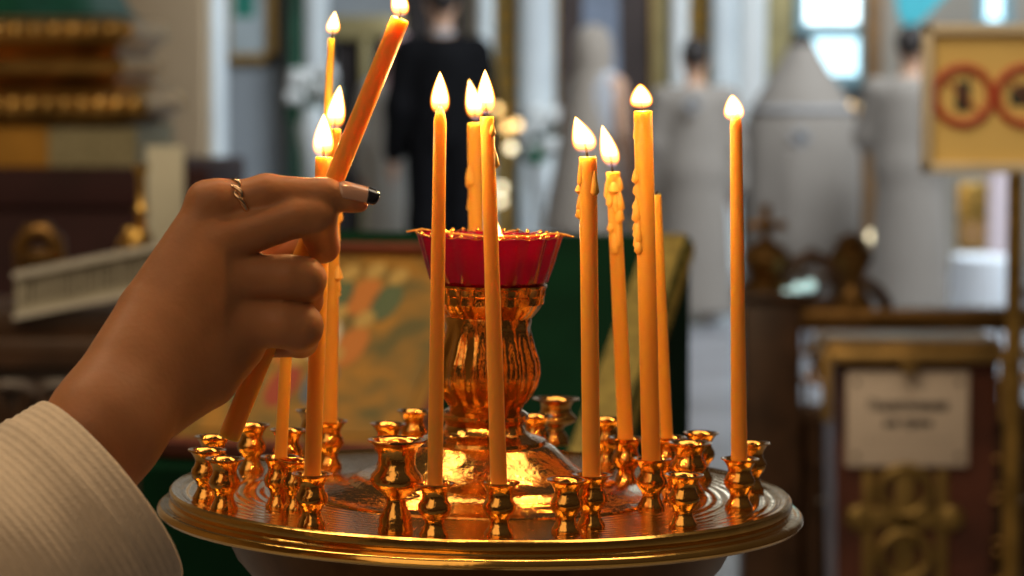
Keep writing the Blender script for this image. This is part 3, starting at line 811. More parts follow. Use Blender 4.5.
# priest in a conical cape
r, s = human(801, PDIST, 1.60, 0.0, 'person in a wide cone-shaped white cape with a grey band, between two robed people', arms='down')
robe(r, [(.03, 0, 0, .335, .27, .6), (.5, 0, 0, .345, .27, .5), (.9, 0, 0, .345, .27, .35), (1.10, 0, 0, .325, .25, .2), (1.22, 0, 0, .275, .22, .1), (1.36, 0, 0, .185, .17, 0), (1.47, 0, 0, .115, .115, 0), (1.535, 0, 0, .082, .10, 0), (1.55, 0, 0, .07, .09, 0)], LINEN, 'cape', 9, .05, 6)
def cape_r(z): return np.interp(z, [1.10, 1.22, 1.36], [.325, .275, .185]), np.interp(z, [1.10, 1.22, 1.36], [.25, .22, .17])
(b0x, b0y), (b1x, b1y) = cape_r(1.17), cape_r(1.20)
o = mk('cape_band', loft([(1.165, 0, 0, b0x+.012, b0y+.012), (1.20, 0, 0, b1x+.010, b1y+.010)], 96), BAND, r, sharp=None, world=False)
patch(r, -.03, -.262, 1.03, r=.055)
hair(r, s)
# robed man at the right
r, s = human(909, 15.2, 1.63, -0.25, 'dark-haired person in a long pale robe with arms forward, behind the warning sign', arms='fwd')
inflate_cloth('robe', r, s, [((0, 0, .10), (0, 0, .95), .245, .185, (1, 1.1, 1)), ((0, 0, .95), (0, 0, 1.34), .185, .165, (.85, 1.1, 1)), ((-.15, 0, 1.385), (.15, 0, 1.385), .088, .088, None)]+sleeves_prims('fwd', 1, .035, .05), LINEN, .05, 1.47)
hair(r, s)

# ================================================================== FAR FURNITURE
def glow_mat(name, c, st): return mat(name, c, .4, emit=c, estr=st)
LAMPG = glow_mat('lamp_glow', (1.0, 0.62, 0.22), 3.0)
LAMPW = glow_mat('lamp_white_glow', (1.0, 0.86, 0.55), 2.5)
SILV = mat('silver', (0.75, 0.75, 0.70), .2, 1.0)
def lampstand(name, label, px, D, lights, zb=0.0):
    root = empty(name, (X(px, D), DY(D), 0), label, 'lamp stand', 'glowing lamp stands in the background')
    zs = [Z(p[1], D) for p in lights]; c = (X(px, D), DY(D), 0)
    mk('pole', lathe([(.14, 0), (.13, .03), (.05, .06), (.02, .12), (.018, .5), (.035, .55), (.018, .6), (.016, max(zs)-.02), (.03, max(zs)+.01)], 24, c=c), OLDGOLD, root)
    for lx, ly, R, m in lights:
        p = at(lx, ly, DY(D)-.05)
        rr = R/F*D
        mk('arm', tube([(c[0], c[1], p.z-.07), ((c[0]+p.x)/2, c[1]-.02, p.z-.09), (p.x, p.y, p.z-.05), (p.x, p.y, p.z-rr*.8)], .008, 8), OLDGOLD, root)
        mk('lamp_bulb', ball(p, (rr, rr, rr*1.1), 16, 10), m, root)
    return root
lampstand('lamp_stand', 'gold floor stand with small glowing lamps beyond the pair of crossing candles', 505, 15.0,
          [(497, 109, 4.0, LAMPG), (507, 127, 4.4, LAMPG), (517, 125, 4.2, LAMPG), (511, 148, 4.5, LAMPW), (502, 188, 4, LAMPW), (501, 201, 4, LAMPW)])
lampstand('lamp_stand', 'gold stand with two glowing lamps between the cape and the warning sign', 857, 17.0, [(849, 106, 4.2, LAMPG), (862, 108, 4, LAMPW), (872, 237, 5, LAMPW)])
# white flowers in front of the pale column
FLW = mat('white_petals', (0.72, 0.75, 0.75), .7); LEAFG = mat('leaf_green', (0.02, 0.13, 0.07), .6, var=.4, vscale=20)
for (px, D, zt, lab, sd) in ((545, 17.0, 1.06, 'white flowers with green leaves in a tall pale vase before the white column', 3), (313, 17.5, 1.32, 'tall white vase holding a round white bouquet beside the dark doorway', 5)):
    rnd = random.Random(sd); x, y = X(px, D), DY(D)
    root = empty('flower_vase', (x, y, 0), lab, 'vase', 'white flower vases in the background')
    mk('vase', lathe([(.10, 0), (.09, .05), (.05, .2), (.07, zt-.45), (.10, zt-.28), (.07, zt-.18), (.08, zt-.14)], 24, c=(x, y, 0)), PALE, root)
    mk('leaves', join(*[ball((x+rnd.uniform(-.13, .13), y+rnd.uniform(-.1, .1), zt-rnd.uniform(0, .2)), (.05, .03, .05), 8, 6) for _ in range(18)]), LEAFG, root)
    mk('blooms', join(*[ball((x+rnd.uniform(-.13, .13), y+rnd.uniform(-.14, .02), zt+rnd.uniform(-.12, .1)), .045, 10, 8) for _ in range(24)]), FLW, root)
# white-clothed table and picture stand seen under the sign at the right
D = 14.2
tb = empty('altar_table', (X(985, D), DY(D), 0), 'low table under a white cloth, far right beyond the barrier', 'table')
mk('tablecloth', loft([(.02, X(985, D), DY(D), .18, .3, 1), (.40, X(985, D), DY(D), .160, .3, .5), (.46, X(985, D), DY(D), .155, .29, 0)], 64, 13, .03, 2), mat('bright_white_cloth', (0.85, 0.92, 1.0), .7), tb)
D = 15.6
st = empty('picture_stand', (X(972, D), DY(D), 0), 'gold framed icon on a stand beyond the white table', 'icon')
mk('stand', join(box(X(968, D), X(976, D), DY(D), DY(D)+.03, 0, .5), box(X(955, D), X(990, D), DY(D)-.1, DY(D)+.1, 0, .05)), BROWNW, st)
mk('icon_frame', box(X(957, D), X(987, D), DY(D)-.05, DY(D)+.02, Z(250, D), Z(182, D), .01), OLDGOLD, st)
mk('icon_painting', box(X(961, D), X(983, D), DY(D)-.06, DY(D)-.04, Z(245, D), Z(222, D)), BROWNW, st)
mk('drape', loft([(.35, X(1000, D), DY(D)-.02, .09, .05, 1), (.8, X(1000, D), DY(D)-.02, .08, .05, 1), (1.0, X(998, D), DY(D)-.02, .06, .05, .3)], 40, 5, .1, 3), mat('pale_pink_cloth', (.68, .58, .62), .8), st)

# ================================================================== LECTERN WITH ICON
GRN = mat('dark_green_velvet', (0.002, 0.022, 0.009), 0.9, var=.15, vscale=12, spec=.1)
GALL = mat('gold_braid', (0.30, 0.22, 0.05), 0.55, .35, var=.3, vscale=60)
P2 = at(690, 236, DY(3.2)); yaw = math.radians(15)
U = Vector((-math.cos(yaw), math.sin(yaw), 0)); N = Vector((-math.sin(yaw), -math.cos(yaw), 0))
zbk = P2.z; Wd, Dp = .50, .43; zfr = zbk-.227
lt = Vector((P2.x, P2.y, 0))+U*(Wd/2)+N*(Dp/2)
lec = empty('lectern', (lt.x, lt.y, 0), 'lectern draped in dark green velvet with gold braid, behind the candle stand', 'lectern')
def L3(u, n, z): return tuple(Vector((P2.x, P2.y, 0))+U*u+N*n+Vector((0, 0, z)))
def slope(n): return zbk+(zfr-zbk)*n/Dp
def hexa(a, b):     # two quads
    V = list(a)+list(b); return V, [(0, 1, 2, 3), (7, 6, 5, 4)]+[(i, (i+1) % 4, 4+(i+1) % 4, 4+i) for i in range(4)]
mk('velvet_cover', hexa([L3(0, 0, .45), L3(Wd, 0, .45), L3(Wd, Dp, .45), L3(0, Dp, .45)], [L3(0, 0, zbk), L3(Wd, 0, zbk), L3(Wd, Dp, zfr), L3(0, Dp, zfr)]), GRN, lec)
mk('lectern_body', hexa([L3(.06, .05, .0), L3(Wd-.06, .05, .0), L3(Wd-.06, Dp-.05, .0), L3(.06, Dp-.05, .0)], [L3(.06, .05, .46), L3(Wd-.06, .05, .46), L3(Wd-.06, Dp-.05, .46), L3(.06, Dp-.05, .46)]), mat('dark_lectern_wood', (.06, .03, .015), .5, var=.2), lec)
def band_on(u0, u1, n0_, n1_): return hexa([L3(u0, n0_, slope(n0_)-.002), L3(u1, n0_, slope(n0_)-.002), L3(u1, n1_, slope(n1_)-.002), L3(u0, n1_, slope(n1_)-.002)], [L3(u0, n0_, slope(n0_)+.0035), L3(u1, n0_, slope(n0_)+.0035), L3(u1, n1_, slope(n1_)+.0035), L3(u0, n1_, slope(n1_)+.0035)])
mk('gold_braid', band_on(.004, .048, 0.002, Dp), GALL, lec)
mk('fringe', join(*[tube([L3(-.003, .01+k*.0125, slope(.01+k*.0125)-.001), L3(-.004, .01+k*.0125, slope(.01+k*.0125)-.018)], .004, 6) for k in range(33)]), GALL, lec)
# icon lying on the desk
IU0, IU1, IN0, IN1 = .205, .488, .055, .415
def I3(u, n, h): 
    nn = (Vector(L3(u, n, slope(n))))+Vector((0, -math.sin(.48)*.9, math.cos(.48)))*h; return tuple(nn)
def slab(u0, u1, n0_, n1_, h0, h1): return hexa([I3(u0, n0_, h0), I3(u1, n0_, h0), I3(u1, n1_, h0), I3(u0, n1_, h0)], [I3(u0, n0_, h1), I3(u1, n0_, h1), I3(u1, n1_, h1), I3(u0, n1_, h1)])
icn = empty('icon', I3((IU0+IU1)/2, (IN0+IN1)/2, .004), 'framed icon with golden ground and small figures lying on the green lectern', 'icon')
WOODR = mat('red_brown_frame', (0.16, 0.04, 0.02), .4, var=.2)
ICG = mat('icon_gold_ground', (0.42, 0.20, 0.03), .45, .3, col2=(0.22, .13, .03), vscale=18)
fw = .010
mk('frame', join(slab(IU0, IU1, IN0, IN0+fw, .004, .022), slab(IU0, IU1, IN1-fw, IN1, .004, .022), slab(IU0, IU0+fw, IN0, IN1, .004, .022), slab(IU1-fw, IU1, IN0, IN1, .004, .022)), WOODR, icn)
mk('gilt_mat', slab(IU0+.004, IU1-.004, IN0+.004, IN1-.004, .004, .011), ICG, icn)
mk('painted_board', slab(IU0+.03, IU1-.03, IN0+.045, IN1-.035, .005, .013), mat('icon_painting', (0.40, .19, .03), .4, col2=(.13, .11, .04), vscale=26), icn)
PC = {'h': mat('halo_gold', (.50, .32, .09), .5, .2), 'o': mat('robe_orange', (.50, .17, .03), .5), 'g': mat('robe_green', (.10, .13, .06), .5), 'w': mat('robe_white', (.60, .50, .36), .5), 'b': mat('robe_blue', (.10, .13, .17), .5), 'r': mat('robe_red', (.34, .06, .03), .5)}
def disc(u, n, ru, rn, h, k=20):
    V = [I3(u+ru*math.cos(2*PI*i/k), n+rn*math.sin(2*PI*i/k), .012) for i in range(k)]+[I3(u+ru*math.cos(2*PI*i/k), n+rn*math.sin(2*PI*i/k), h) for i in range(k)]
    return V, [tuple(range(k))[::-1], tuple(range(k, 2*k))]+[(i, (i+1) % k, k+(i+1) % k, k+i) for i in range(k)]
for u, n, c in ((.315, .12, 'g'), (.345, .11, 'o'), (.375, .115, 'g'), (.405, .125, 'r'), (.435, .12, 'o'), (.33, .20, 'o'), (.365, .19, 'w'), (.40, .20, 'o'), (.435, .21, 'b'), (.345, .265, 'b'), (.385, .27, 'r'), (.425, .27, 'g')):
    o = mk('painted_figure', disc(u, n+.035, .017, .036, .0136), PC[c], icn)
    mk('halo', disc(u, n-.012, .011, .016, .0142), PC['h'], o)

# ================================================================== BARRIER, DONATION BOX, SIGN
BW = mat('dark_carved_wood', (0.055, 0.026, 0.012), .38, var=.35, vscale=14)
BG = mat('barrier_gilt', (0.20, 0.105, 0.03), .38, .8, var=.35, vscale=14)
BD = 6.5; yb = DY(BD)
def bx(a): return X(a, BD)
def bz(b): return Z(b, BD)
br = empty('barrier', (bx(900), yb, 0), 'dark carved wooden barrier with gilt scrollwork behind the donation box', 'barrier')
mk('top_rail', join(box(bx(738), bx(1130), yb-.05, yb+.05, bz(322), bz(308), .008), box(bx(738), bx(1130), yb-.035, yb+.035, bz(330), bz(322), .004)), BG, br)
mk('middle_rail', box(bx(738), bx(1130), yb-.035, yb+.035, bz(420), bz(404), .006), BW, br)
mk('lower_panel', box(bx(800), bx(1100), yb+.012, yb+.03, .13, bz(418)), BW, br)
mk('bottom_rail', box(bx(738), bx(1130), yb-.05, yb+.05, 0.02, .14, .006), BW, br)
for a, b_ in ((742, 800), (1100, 1130)):
    mk('post', join(box(bx(a), bx(b_), yb-.07, yb+.07, 0, bz(300), .01), box(bx(a)-.015, bx(b_)+.015, yb-.085, yb+.085, bz(300), bz(290), .006), box(bx(a)-.015, bx(b_)+.015, yb-.085, yb+.085, 0, .1, .006)), BW, br)
rnd = random.Random(4)
for k, a in enumerate(range(808, 1100, 24)):
    g = []
    zc = bz(366)
    g += [ring((bx(a), yb, zc), .033, .008, 'y', 20, 6), ring((bx(a+12), yb, zc+.022), .02, .006, 'y', 16, 6), ring((bx(a+12), yb, zc-.022), .02, .006, 'y', 16, 6),
          tube([(bx(a), yb, bz(404)), (bx(a), yb, zc-.03)], .006, 6), tube([(bx(a), yb, zc+.03), (bx(a), yb, bz(330))], .006, 6)]
    mk('scroll', join(*g), BG, br)
for k, a in enumerate(range(815, 1100, 34)):
    g = [lathe([(.022, .14), (.022, .2), (.034, .27), (.018, .38), (.015, .46), (.024, .50), (.024, bz(420))], 16, c=(bx(a), yb, 0)),
         ring((bx(a+17), yb, .35), .05, .010, 'y', 20, 6), ring((bx(a+17), yb, .24), .035, .008, 'y', 20, 6), ring((bx(a+17), yb, .46), .035, .008, 'y', 20, 6)]
    mk('baluster', join(*g), BG if k % 3 else BW, br)
# finials and arched crest on the post
z0 = bz(290)
cx = bx(766)
f1 = mk('finial', join(lathe([(.06, z0-.005), (.06, z0+.02), (.035, z0+.03), (.045, z0+.05), (.062, z0+.075), (.045, z0+.10), (.02, z0+.115), (.012, z0+.12)], 24, c=(cx, yb, 0)),
    box(cx-.011, cx+.011, yb-.01, yb+.01, z0+.11, z0+.185, .003), box(cx-.035, cx+.035, yb-.01, yb+.01, z0+.14, z0+.16, .003), ball((cx, yb, z0+.188), .014), ball((cx-.038, yb, z0+.15), .012), ball((cx+.038, yb, z0+.15), .012)), BG, br)
f1['label'] = 'gilt ball topped by a cross'
cx = bx(852)
f2 = mk('finial', join(lathe([(.05, bz(312)), (.05, bz(300)), (.028, bz(290)), (.024, bz(280)), (.048, bz(262)), (.052, bz(252)), (.034, bz(246)), (.042, bz(240)), (.02, bz(236)), (.008, bz(232))], 24, c=(cx, yb, 0))), BG, br)
f2['label'] = 'gilt urn finial'
arc = []
for k in range(21):
    a = PI*k/20; arc.append((bx(812)-bx(0)*0+.075*math.cos(PI-a), yb, bz(296)+.088*math.sin(a)))
mk('crest_arch', join(tube(arc, .017, 10), ring((bx(800), yb, bz(288)), .035, .012, 'y', 20, 8), ring((bx(824), yb, bz(290)), .03, .010, 'y', 20, 8), box(bx(778), bx(842), yb-.03, yb+.03, bz(310), bz(296), .005), ball((bx(812), yb, bz(257)), .022), tube([(bx(838), yb, bz(300)), (bx(846), yb, bz(285)), (bx(866), yb, bz(282)), (bx(880), yb, bz(292)), (bx(890), yb, bz(308))], .016, 8)), BW, br)
GLINT = mat('painted_glint', (.7, .95, .95), .03, 0.0, emit=(.55, .85, .85), estr=.9, coat=1)  # emission stands in for bluish reflections on the barrier ornament
for a, b_ in ((786, 293), (797, 287), (809, 284)):
    mk('glint_bead', ball((bx(a), yb-.045, bz(b_)), .014, 14, 10), GLINT, br)['label'] = 'glowing bead imitating a bluish reflection'

# donation box
DB = 5.2; yd = DY(DB)
def dx(a): return X(a, DB)
def dz(b): return Z(b, DB)
REDW = mat('red_brown_wood', (0.085, 0.026, 0.014), .35, var=.35, vscale=9, coat=.3)
TRIM = mat('worn_gilt_trim', (0.40, 0.25, 0.08), .4, .7, var=.25, vscale=20)
dbx = empty('donation_box', (dx(915), yd+.1, 0), 'waist-high dark red donation box with gilt trim and a white notice', 'donation box')
xl, xr = dx(836), dx(1000); ztop = dz(362)
def tap(xl, xr, y0, y1, z0, z1, k):
    cx, cy = (xl+xr)/2, (y0+y1)/2
    a = [(xl+(cx-xl)*k, y0+(cy-y0)*k, z0), (xr+(cx-xr)*k, y0+(cy-y0)*k, z0), (xr+(cx-xr)*k, y1+(cy-y1)*k, z0), (xl+(cx-xl)*k, y1+(cy-y1)*k, z0)]
    return hexa(a, [(xl, y0, z1), (xr, y0, z1), (xr, y1, z1), (xl, y1, z1)])
mk('cabinet', join(tap(xl, xr, yd, yd+.19, .10, ztop, .10), box(xl+.0, xr-.0, yd+.0, yd+.19, .0, .10, .01)), REDW, dbx)
mk('lid', join(box(dx(822), dx(1010), yd-.035, yd+.215, ztop, dz(348), .012), box(dx(828), dx(1004), yd-.02, yd+.205, dz(348), dz(341), .006)), TRIM, dbx)
for a in (822, 1000):
    mk('corner_strap', box(dx(a), dx(a+11), yd-.037, yd-.022, dz(420), dz(350), .004), TRIM, dbx)
mk('slot_plate', box(dx(900), dx(916), yd-.041, yd-.03, dz(372), dz(352), .003), TRIM, dbx)
# gilt relief cross
g = []
ccx = dx(908); yq = yd+.004
g += [box(ccx-.02, ccx+.02, yq-.012, yq+.01, .33, dz(470), .004), box(dx(862), dx(955), yq-.012, yq+.01, dz(528), dz(508), .004), ring((ccx, yq-.008, dz(490)), .045, .010, 'y', 24, 8), ring((ccx, yq-.008, dz(555)), .045, .010, 'y', 24, 8),
      ball((dx(862), yq-.005, dz(518)), (.026, .012, .026)), ball((dx(955), yq-.005, dz(518)), (.026, .012, .026)), box(dx(866), dx(878), yq-.006, yq+.01, .33, dz(470), .003), box(dx(940), dx(952), yq-.006, yq+.01, .33, dz(470), .003)]
cr = mk('relief_cross', join(*g), mat('dim_gilt', (.26, .17, .05), .45, .7, var=.3, vscale=20), dbx)
PLATE = mat('white_notice', (.62, .52, .43), .5, var=.04, vscale=6)
pl = mk('notice_plate', box(dx(848), dx(971), yd-.010, yd+.004, dz(466), dz(371), .003), PLATE, dbx); pl['label'] = 'white notice plate with dark lettering'
mk('screw', join(*[ball((dx(a), yd-.011, dz(b_)), (.005, .004, .005), 10, 6) for a, b_ in ((858, 382), (961, 382), (858, 455), (961, 455))]), BW, pl)
INK = mat('dark_ink', (.03, .025, .03), .7)
def text(s_, cx, cz, y, h, m, parent, name='lettering', width=None, bold=0.0):
    c = bpy.data.curves.new(name, 'FONT'); c.body = s_; c.align_x = 'CENTER'; c.align_y = 'CENTER'; c.size = h; c.extrude = .0006; c.offset = bold
    o = bpy.data.objects.new(name, c); COL.objects.link(o)
    bpy.context.view_layer.update()
    me = bpy.data.meshes.new_from_object(o.evaluated_get(bpy.context.evaluated_depsgraph_get()))
    bpy.data.objects.remove(o); bpy.data.curves.remove(c)
    vs = [v.co.copy() for v in me.vertices]; fs = [tuple(p.vertices) for p in me.polygons]; bpy.data.meshes.remove(me)
    if not vs: return None
    x0_, x1_ = min(v.x for v in vs), max(v.x for v in vs); k = 1.0 if width is None else width/(x1_-x0_)
    g = [(cx+(v.x-(x0_+x1_)/2)*k, y-v.z, cz+v.y) for v in vs], fs
    return mk(name, g, m, parent, sharp=None)
text('Пожертвования', dx(910), dz(405), yd-.0108, .026, INK, pl, width=dx(950)-dx(871), bold=.0008)
text('на храм', dx(910), dz(422), yd-.0108, .026, INK, pl, width=dx(934)-dx(886), bold=.0008)
text('- - - - - - - - - -', dx(910), dz(438), yd-.0108, .018, mat('faint_ink', (.22, .18, .16), .7), pl, name='faint_line', width=dx(951)-dx(869))

# warning sign on a post
SD = 4.8; ys = DY(SD)
def sx_(a): return X(a, SD)
def sz_(b): return Z(b, SD)
sg = empty('warning_sign', (sx_(1022), ys, 0), 'yellow framed board with red prohibition circles on a gold post', 'sign')
YEL = mat('yellow_board', (.85, .60, .20), .5, var=.04, vscale=5)
SFR = mat('pale_wood_frame', (.72, .62, .44), .45, 0, var=.1, vscale=10)
xa, xb, za, zb2 = sx_(921), sx_(1124), sz_(173), sz_(24)
t_ = .018
mk('board', box(xa+.006, xb-.006, ys+.002, ys+.012, za+.006, zb2-.006), YEL, sg)
mk('frame', join(box(xa, xa+t_, ys-.012, ys+.016, za, zb2, .003), box(xb-t_, xb, ys-.012, ys+.016, za, zb2, .003), box(xa, xb, ys-.012, ys+.016, za, za+t_, .003), box(xa, xb, ys-.012, ys+.016, zb2-t_, zb2, .003)), SFR, sg)
mk('post', lathe([(.16, 0), (.16, .015), (.03, .04), (.016, .07), (.014, za+.02), (.02, za+.03)], 24, c=(sx_(1019), ys+.03, 0)), OLDGOLD, sg)
REDS = mat('red_paint', (.50, .085, .035), .5); PIC = mat('pictogram_dark', (.06, .06, .045), .6)
for k, a in enumerate((962, 1024, 1086)):
    c = (sx_(a), ys+.001, sz_(96)); R = 28/F*SD
    o = mk('prohibition_ring', join(ring(c, R, .0078, 'y', 48, 8), tube([(c[0]-R*.7, c[1], c[2]+R*.7), (c[0]+R*.7, c[1], c[2]-R*.7)], .0045, 8, flat=.5)), REDS, sg)
    if k == 0:
        g = join(box(c[0]-.013, c[0]+.013, ys+.0, ys+.003, c[2]-.026, c[2]+.024, .001), box(c[0]+.006, c[0]+.011, ys, ys+.003, c[2]+.02, c[2]+.036, .0008))
    elif k == 1:
        g = join(box(c[0]-.026, c[0]+.026, ys+.0, ys+.003, c[2]-.017, c[2]+.015, .001), box(c[0]-.01, c[0]+.01, ys, ys+.003, c[2]+.012, c[2]+.022, .0008), ring((c[0], ys-.001, c[2]-.001), .010, .002, 'y', 20, 6))
    else:
        g = join(prism([(c[0]-.01, c[2]+.028), (c[0]+.010, c[2]+.028), (c[0]+.002, c[2]+.005), (c[0]+.014, c[2]+.005), (c[0]-.008, c[2]-.03), (c[0]-.002, c[2]-.004), (c[0]-.014, c[2]-.004)], ys, ys+.003))
    mk('pictogram', g, PIC, sg)

# ================================================================== LEFT SIDE: GILDED SHRINE, CARD, BANNER STAND
HD = 8.0; yh = DY(HD)
def hx(a): return X(a, HD)
def hz(b): return Z(b, HD)
SHG = mat('shrine_gilt', (0.50, 0.29, 0.08), .36, .9, var=.35, vscale=9)
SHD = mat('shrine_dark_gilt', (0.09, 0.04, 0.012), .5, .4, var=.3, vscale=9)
LAT = mat('pale_brocade', (.42, .37, .22), .7, col2=(.30, .27, .15), vscale=60)
MAR = mat('dark_red_cloth', (.045, .012, .012), .75, var=.3, vscale=3)
GRC = mat('green_cloth', (.003, .10, .06), .6, var=.3, vscale=6)
sh = empty('gilded_shrine', (hx(0), yh+.4, 0), 'large gilded shrine base with stacked leaf mouldings on a dark red step', 'shrine')
xL = hx(-160)
def mould(name, prof, xr_px, m):
    """profile (out, y_px) swept along x and returned round the right end"""
    V, Fc = [], []; n = len(prof)
    for o_, b_ in prof: V.append((xL, yh-o_, hz(b_)))
    for o_, b_ in prof: V.append((hx(xr_px)+o_, yh-o_, hz(b_)))
    for o_, b_ in prof: V.append((hx(xr_px)+o_, yh+.8, hz(b_)))
    for s_ in (0, 1):
        for i in range(n-1): Fc.append((s_*n+i, (s_+1)*n+i, (s_+1)*n+i+1, s_*n+i+1))
    Fc.append(tuple(range(n))); Fc.append(tuple(2*n+i for i in range(n))[::-1])
    Fc.append((0, n, 2*n)); Fc.append((n-1, 2*n-1, 3*n-1))
    return V, Fc
def leaves(x0, x1, step, py, r, out, m, name):
    g = []; a = x0
    while a < x1:
        g.append(ball((hx(a), yh-out, hz(py)), (r*1.0, r*.7, r*1.25), 10, 8)); g.append(ball((hx(a+step/2), yh-out*.9, hz(py+3)), (r*.6, r*.6, r*.9), 8, 6)); a += step
    return mk(name, join(*g), m, sh)
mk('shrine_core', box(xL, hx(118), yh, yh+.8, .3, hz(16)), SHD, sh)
mk('moulding', mould('m', [(0, 17), (.05, 19), (.075, 26), (.075, 34), (.04, 42), (.02, 50), (0, 56)], 112, SHG), SHG, sh, 30)
mk('moulding', mould('m', [(0, 56), (.045, 58), (.06, 64), (.055, 72), (.02, 78), (0, 82)], 108, SHG), SHG, sh, 30)
mk('moulding', mould('m', [(0, 82), (.03, 88), (.085, 94), (.105, 104), (.10, 112), (.06, 120), (.02, 126)], 118, SHG), SHG, sh, 30)
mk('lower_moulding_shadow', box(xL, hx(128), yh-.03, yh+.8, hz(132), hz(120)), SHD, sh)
leaves(-150, 132, 19, 32, .026, .078, SHG, 'leaf_ornament')
leaves(-150, 140, 17, 106, .030, .105, SHG, 'leaf_ornament')
mk('side_panel', box(xL, hx(52), yh-.05, yh+.8, hz(166), hz(126)), mat('plain_gilt', (.46, .23, .035), .45, .6, var=.15, vscale=6), sh)
mk('brocade_panel', box(hx(52), hx(140), yh-.055, yh+.8, hz(166), hz(127)), LAT, sh)
mk('cloth_step', join(box(xL, hx(215), yh-.16, yh+.9, hz(205), hz(166), .01), box(xL, hx(225), yh-.13, yh+.95, 0, hz(205), .01)), MAR, sh)
gcl = top('green_drape', loft([(hz(15.8), hx(-20), yh+.4, hx(122)-hx(-20), .40, 0), (hz(6), hx(-22), yh+.4, hx(112)-hx(-20), .36, 1), (hz(-40), hx(-25), yh+.4, hx(95)-hx(-20), .30, 1), (hz(-75), hx(-25), yh+.4, hx(60)-hx(-20), .2, 0)], 64, 9, .04, 3), GRC, 'green cloth heaped on top of the gilded shrine', 'cloth')
# pale upright card
CDD = 5.6
cdm = mat('pale_card', (.58, .56, .44), .7, var=.06, vscale=7)
ax0, ax1, az0, az1 = X(146, CDD), X(184, CDD), Z(246, CDD), Z(146, CDD)
ic = empty('information_card', ((ax0+ax1)/2, DY(CDD), 0), 'pale upright information card left of the raised hand', 'card')
mk('card', box(ax0, ax1, DY(CDD), DY(CDD)+.01, az0, az1, .003), cdm, ic)
mk('card_stand', join(box((ax0+ax1)/2-.012, (ax0+ax1)/2+.012, DY(CDD)+.012, DY(CDD)+.03, 0, az1-.05), box(ax0, ax1, DY(CDD)-.08, DY(CDD)+.12, 0, .02)), BW, ic)
# small stand in front with the inscribed silver band
BD2 = 4.2; yk = DY(BD2)
def kx(a): return X(a, BD2)
def kz(b): return Z(b, BD2)
IVO = mat('ivory_inscribed_band', (.36, .33, .25), .5, var=.12, vscale=14); IVD = mat('inscription_dark', (.12, .10, .07), .6)
bs = empty('inscribed_stand', (kx(60), yk+.15, 0), 'dark carved stand with an ivory band of raised old lettering, at the left', 'stand')
def slant(px): return 286+(60-px)*0.20     # band centre line
V4 = lambda a, dy_, y: (kx(a), y, kz(slant(a)+dy_))
def sband(a0_, a1_, d0, d1, y0, y1): return hexa([V4(a0_, d1, y0), V4(a1_, d1, y0), V4(a1_, d1, y1), V4(a0_, d1, y1)], [V4(a0_, d0, y0), V4(a1_, d0, y0), V4(a1_, d0, y1), V4(a0_, d0, y1)])
ib = mk('inscribed_band', join(sband(14, 240, -19, 20, yk, yk+.03)), IVO, bs)
mk('band_edge', join(sband(12, 242, -23, -17, yk-.008, yk+.035), sband(12, 242, 18, 24, yk-.008, yk+.035)), mat('ivory_edge', (.50, .47, .40), .5), ib)
g = []; a = 22; rnd = random.Random(9)
while a < 234:
    wd = rnd.choice([2.2, 2.2, 5.5])
    g.append(sband(a, a+2.2, -11, 11, yk-.003, yk+.002))
    if wd > 3:
        g.append(sband(a, a+6, -11, -8, yk-.003, yk+.002)); g.append(sband(a+5, a+7, -11, 11, yk-.003, yk+.002)); a += 5
    a += 6.0
mk('raised_letters', join(*g), IVD, ib)
mk('carved_body', join(box(kx(-60), kx(250), yk+.02, yk+.3, 0, kz(345), .01), box(kx(-60), kx(250), yk-.01, yk+.02, kz(368), kz(338), .006), *[ring((kx(a), yk+.012, kz(425)), .06, .012, 'y', 20, 6) for a in range(-40, 250, 48)]), BW, bs)
mk('stand_top', box(kx(-70), kx(256), yk+.015, yk+.31, kz(345), kz(312), .005), BW, bs)
# carved lion-like finial and gilt eagle candlestick standing on it
top('carved_finial', join(lathe([(.035, kz(312)), (.035, kz(290)), (.022, kz(285)), (.03, kz(272)), (.036, kz(262)), (.02, kz(252))], 20, c=(kx(28), yk+.10, 0)), tube([(kx(8), yk+.10, kz(275)), (kx(8), yk+.1, kz(250)), (kx(18), yk+.1, kz(236)), (kx(32), yk+.1, kz(234)), (kx(44), yk+.1, kz(246)), (kx(48), yk+.1, kz(268)), (kx(54), yk+.1, kz(280))], [.010, .013, .015, .016, .015, .012, .008], 10)), BG, 'dark carved scroll finial at far left above the ivory band', 'finial')
ey = yk+.16
es = empty('eagle_candlestick', (kx(126), ey, kz(312)), 'slim gilt candlestick with a spread eagle at its foot, left of the hand', 'candlestick')
mk('shaft', lathe([(.028, kz(312)), (.026, kz(300)), (.012, kz(290)), (.010, kz(262)), (.008, kz(220)), (.013, kz(215)), (.007, kz(210)), (.006, kz(180)), (.012, kz(174)), (.013, kz(168))], 16, c=(kx(127), ey, 0)), OLDGOLD, es)
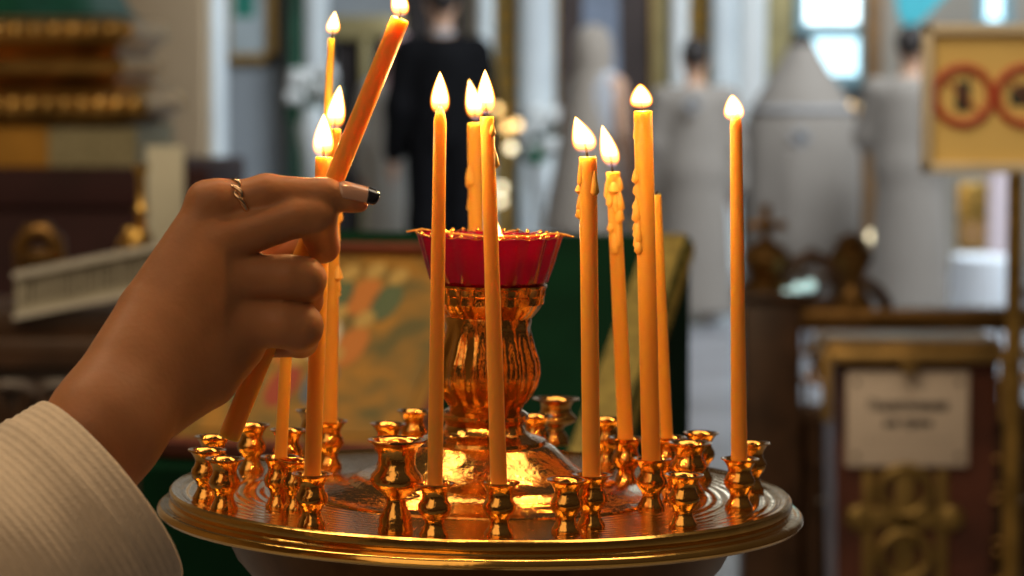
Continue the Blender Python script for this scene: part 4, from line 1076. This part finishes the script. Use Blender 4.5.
mk('eagle', join(ball((kx(122), ey-.02, kz(252)), (.022, .016, .030), 14, 10), ball((kx(117), ey-.025, kz(238)), .011, 10, 8), tube([(kx(120), ey-.02, kz(248)), (kx(108), ey-.02, kz(246)), (kx(102), ey-.02, kz(258))], [.010, .012, .004], 8, flat=.5), tube([(kx(124), ey-.02, kz(248)), (kx(136), ey-.02, kz(240)), (kx(142), ey-.02, kz(254))], [.010, .012, .004], 8, flat=.5), tube([(kx(117), ey-.028, kz(238)), (kx(111), ey-.03, kz(241))], [.005, .001], 8)), OLDGOLD, es)
# ================================================================== LIGHT
w = bpy.data.worlds.new('world'); SC.world = w; w.use_nodes = True
nt = w.node_tree; bg = nt.nodes['Background']
tc = nt.nodes.new('ShaderNodeTexCoord'); sx = nt.nodes.new('ShaderNodeSeparateXYZ'); rp = nt.nodes.new('ShaderNodeValToRGB')
mp = nt.nodes.new('ShaderNodeMapRange'); mp.inputs['From Min'].default_value = -1; mp.inputs['From Max'].default_value = 1
e = rp.color_ramp.elements
e[0].position = 0.0; e[0].color = (0.012, 0.007, 0.004, 1); e[1].position = 1.0; e[1].color = (0.06, 0.05, 0.042, 1)
x = e.new(.5); x.color = (0.030, 0.020, 0.014, 1)
nt.links.new(tc.outputs['Generated'], sx.inputs[0]); nt.links.new(sx.outputs['Z'], mp.inputs['Value']); nt.links.new(mp.outputs[0], rp.inputs['Fac'])
nt.links.new(rp.outputs['Color'], bg.inputs['Color']); bg.inputs['Strength'].default_value = 1.0
def area(name, loc, target, size, power, col):
    l = bpy.data.lights.new(name, 'AREA'); l.energy = power; l.color = col; l.shape = 'RECTANGLE'; l.size, l.size_y = size
    o = bpy.data.objects.new(name, l); COL.objects.link(o); o.location = loc
    o.rotation_euler = (Vector(target)-Vector(loc)).to_track_quat('-Z', 'Y').to_euler()
    return o
area('window_light', (3.5, 11.5, 5.5), (0.2, 16.5, 0.8), (4, 3), 600, (0.86, 0.94, 1.0))
area('warm_fill_light', (0.6, 1.2, 4.4), (0.8, 3.6, 0.9), (2.5, 2.5), 60, (1.0, 0.80, 0.56))  # added warm fill for sign, box and lectern, no fixture there
area('warm_fill_light', (-1.6, 0.6, 4.2), (-1.8, 5.5, 1.0), (1.5, 1.5), 60, (1.0, 0.78, 0.50))  # added warm fill for the shrine side, no fixture there
area('warm_fill_light', (-1.8, -3.2, 3.8), (-0.05, -0.05, 1.2), (3.6, 3.6), 40.0, (1.0, 0.72, 0.45))  # added soft fill from behind the camera for hand and sleeve
SC.cycles.use_denoising = True
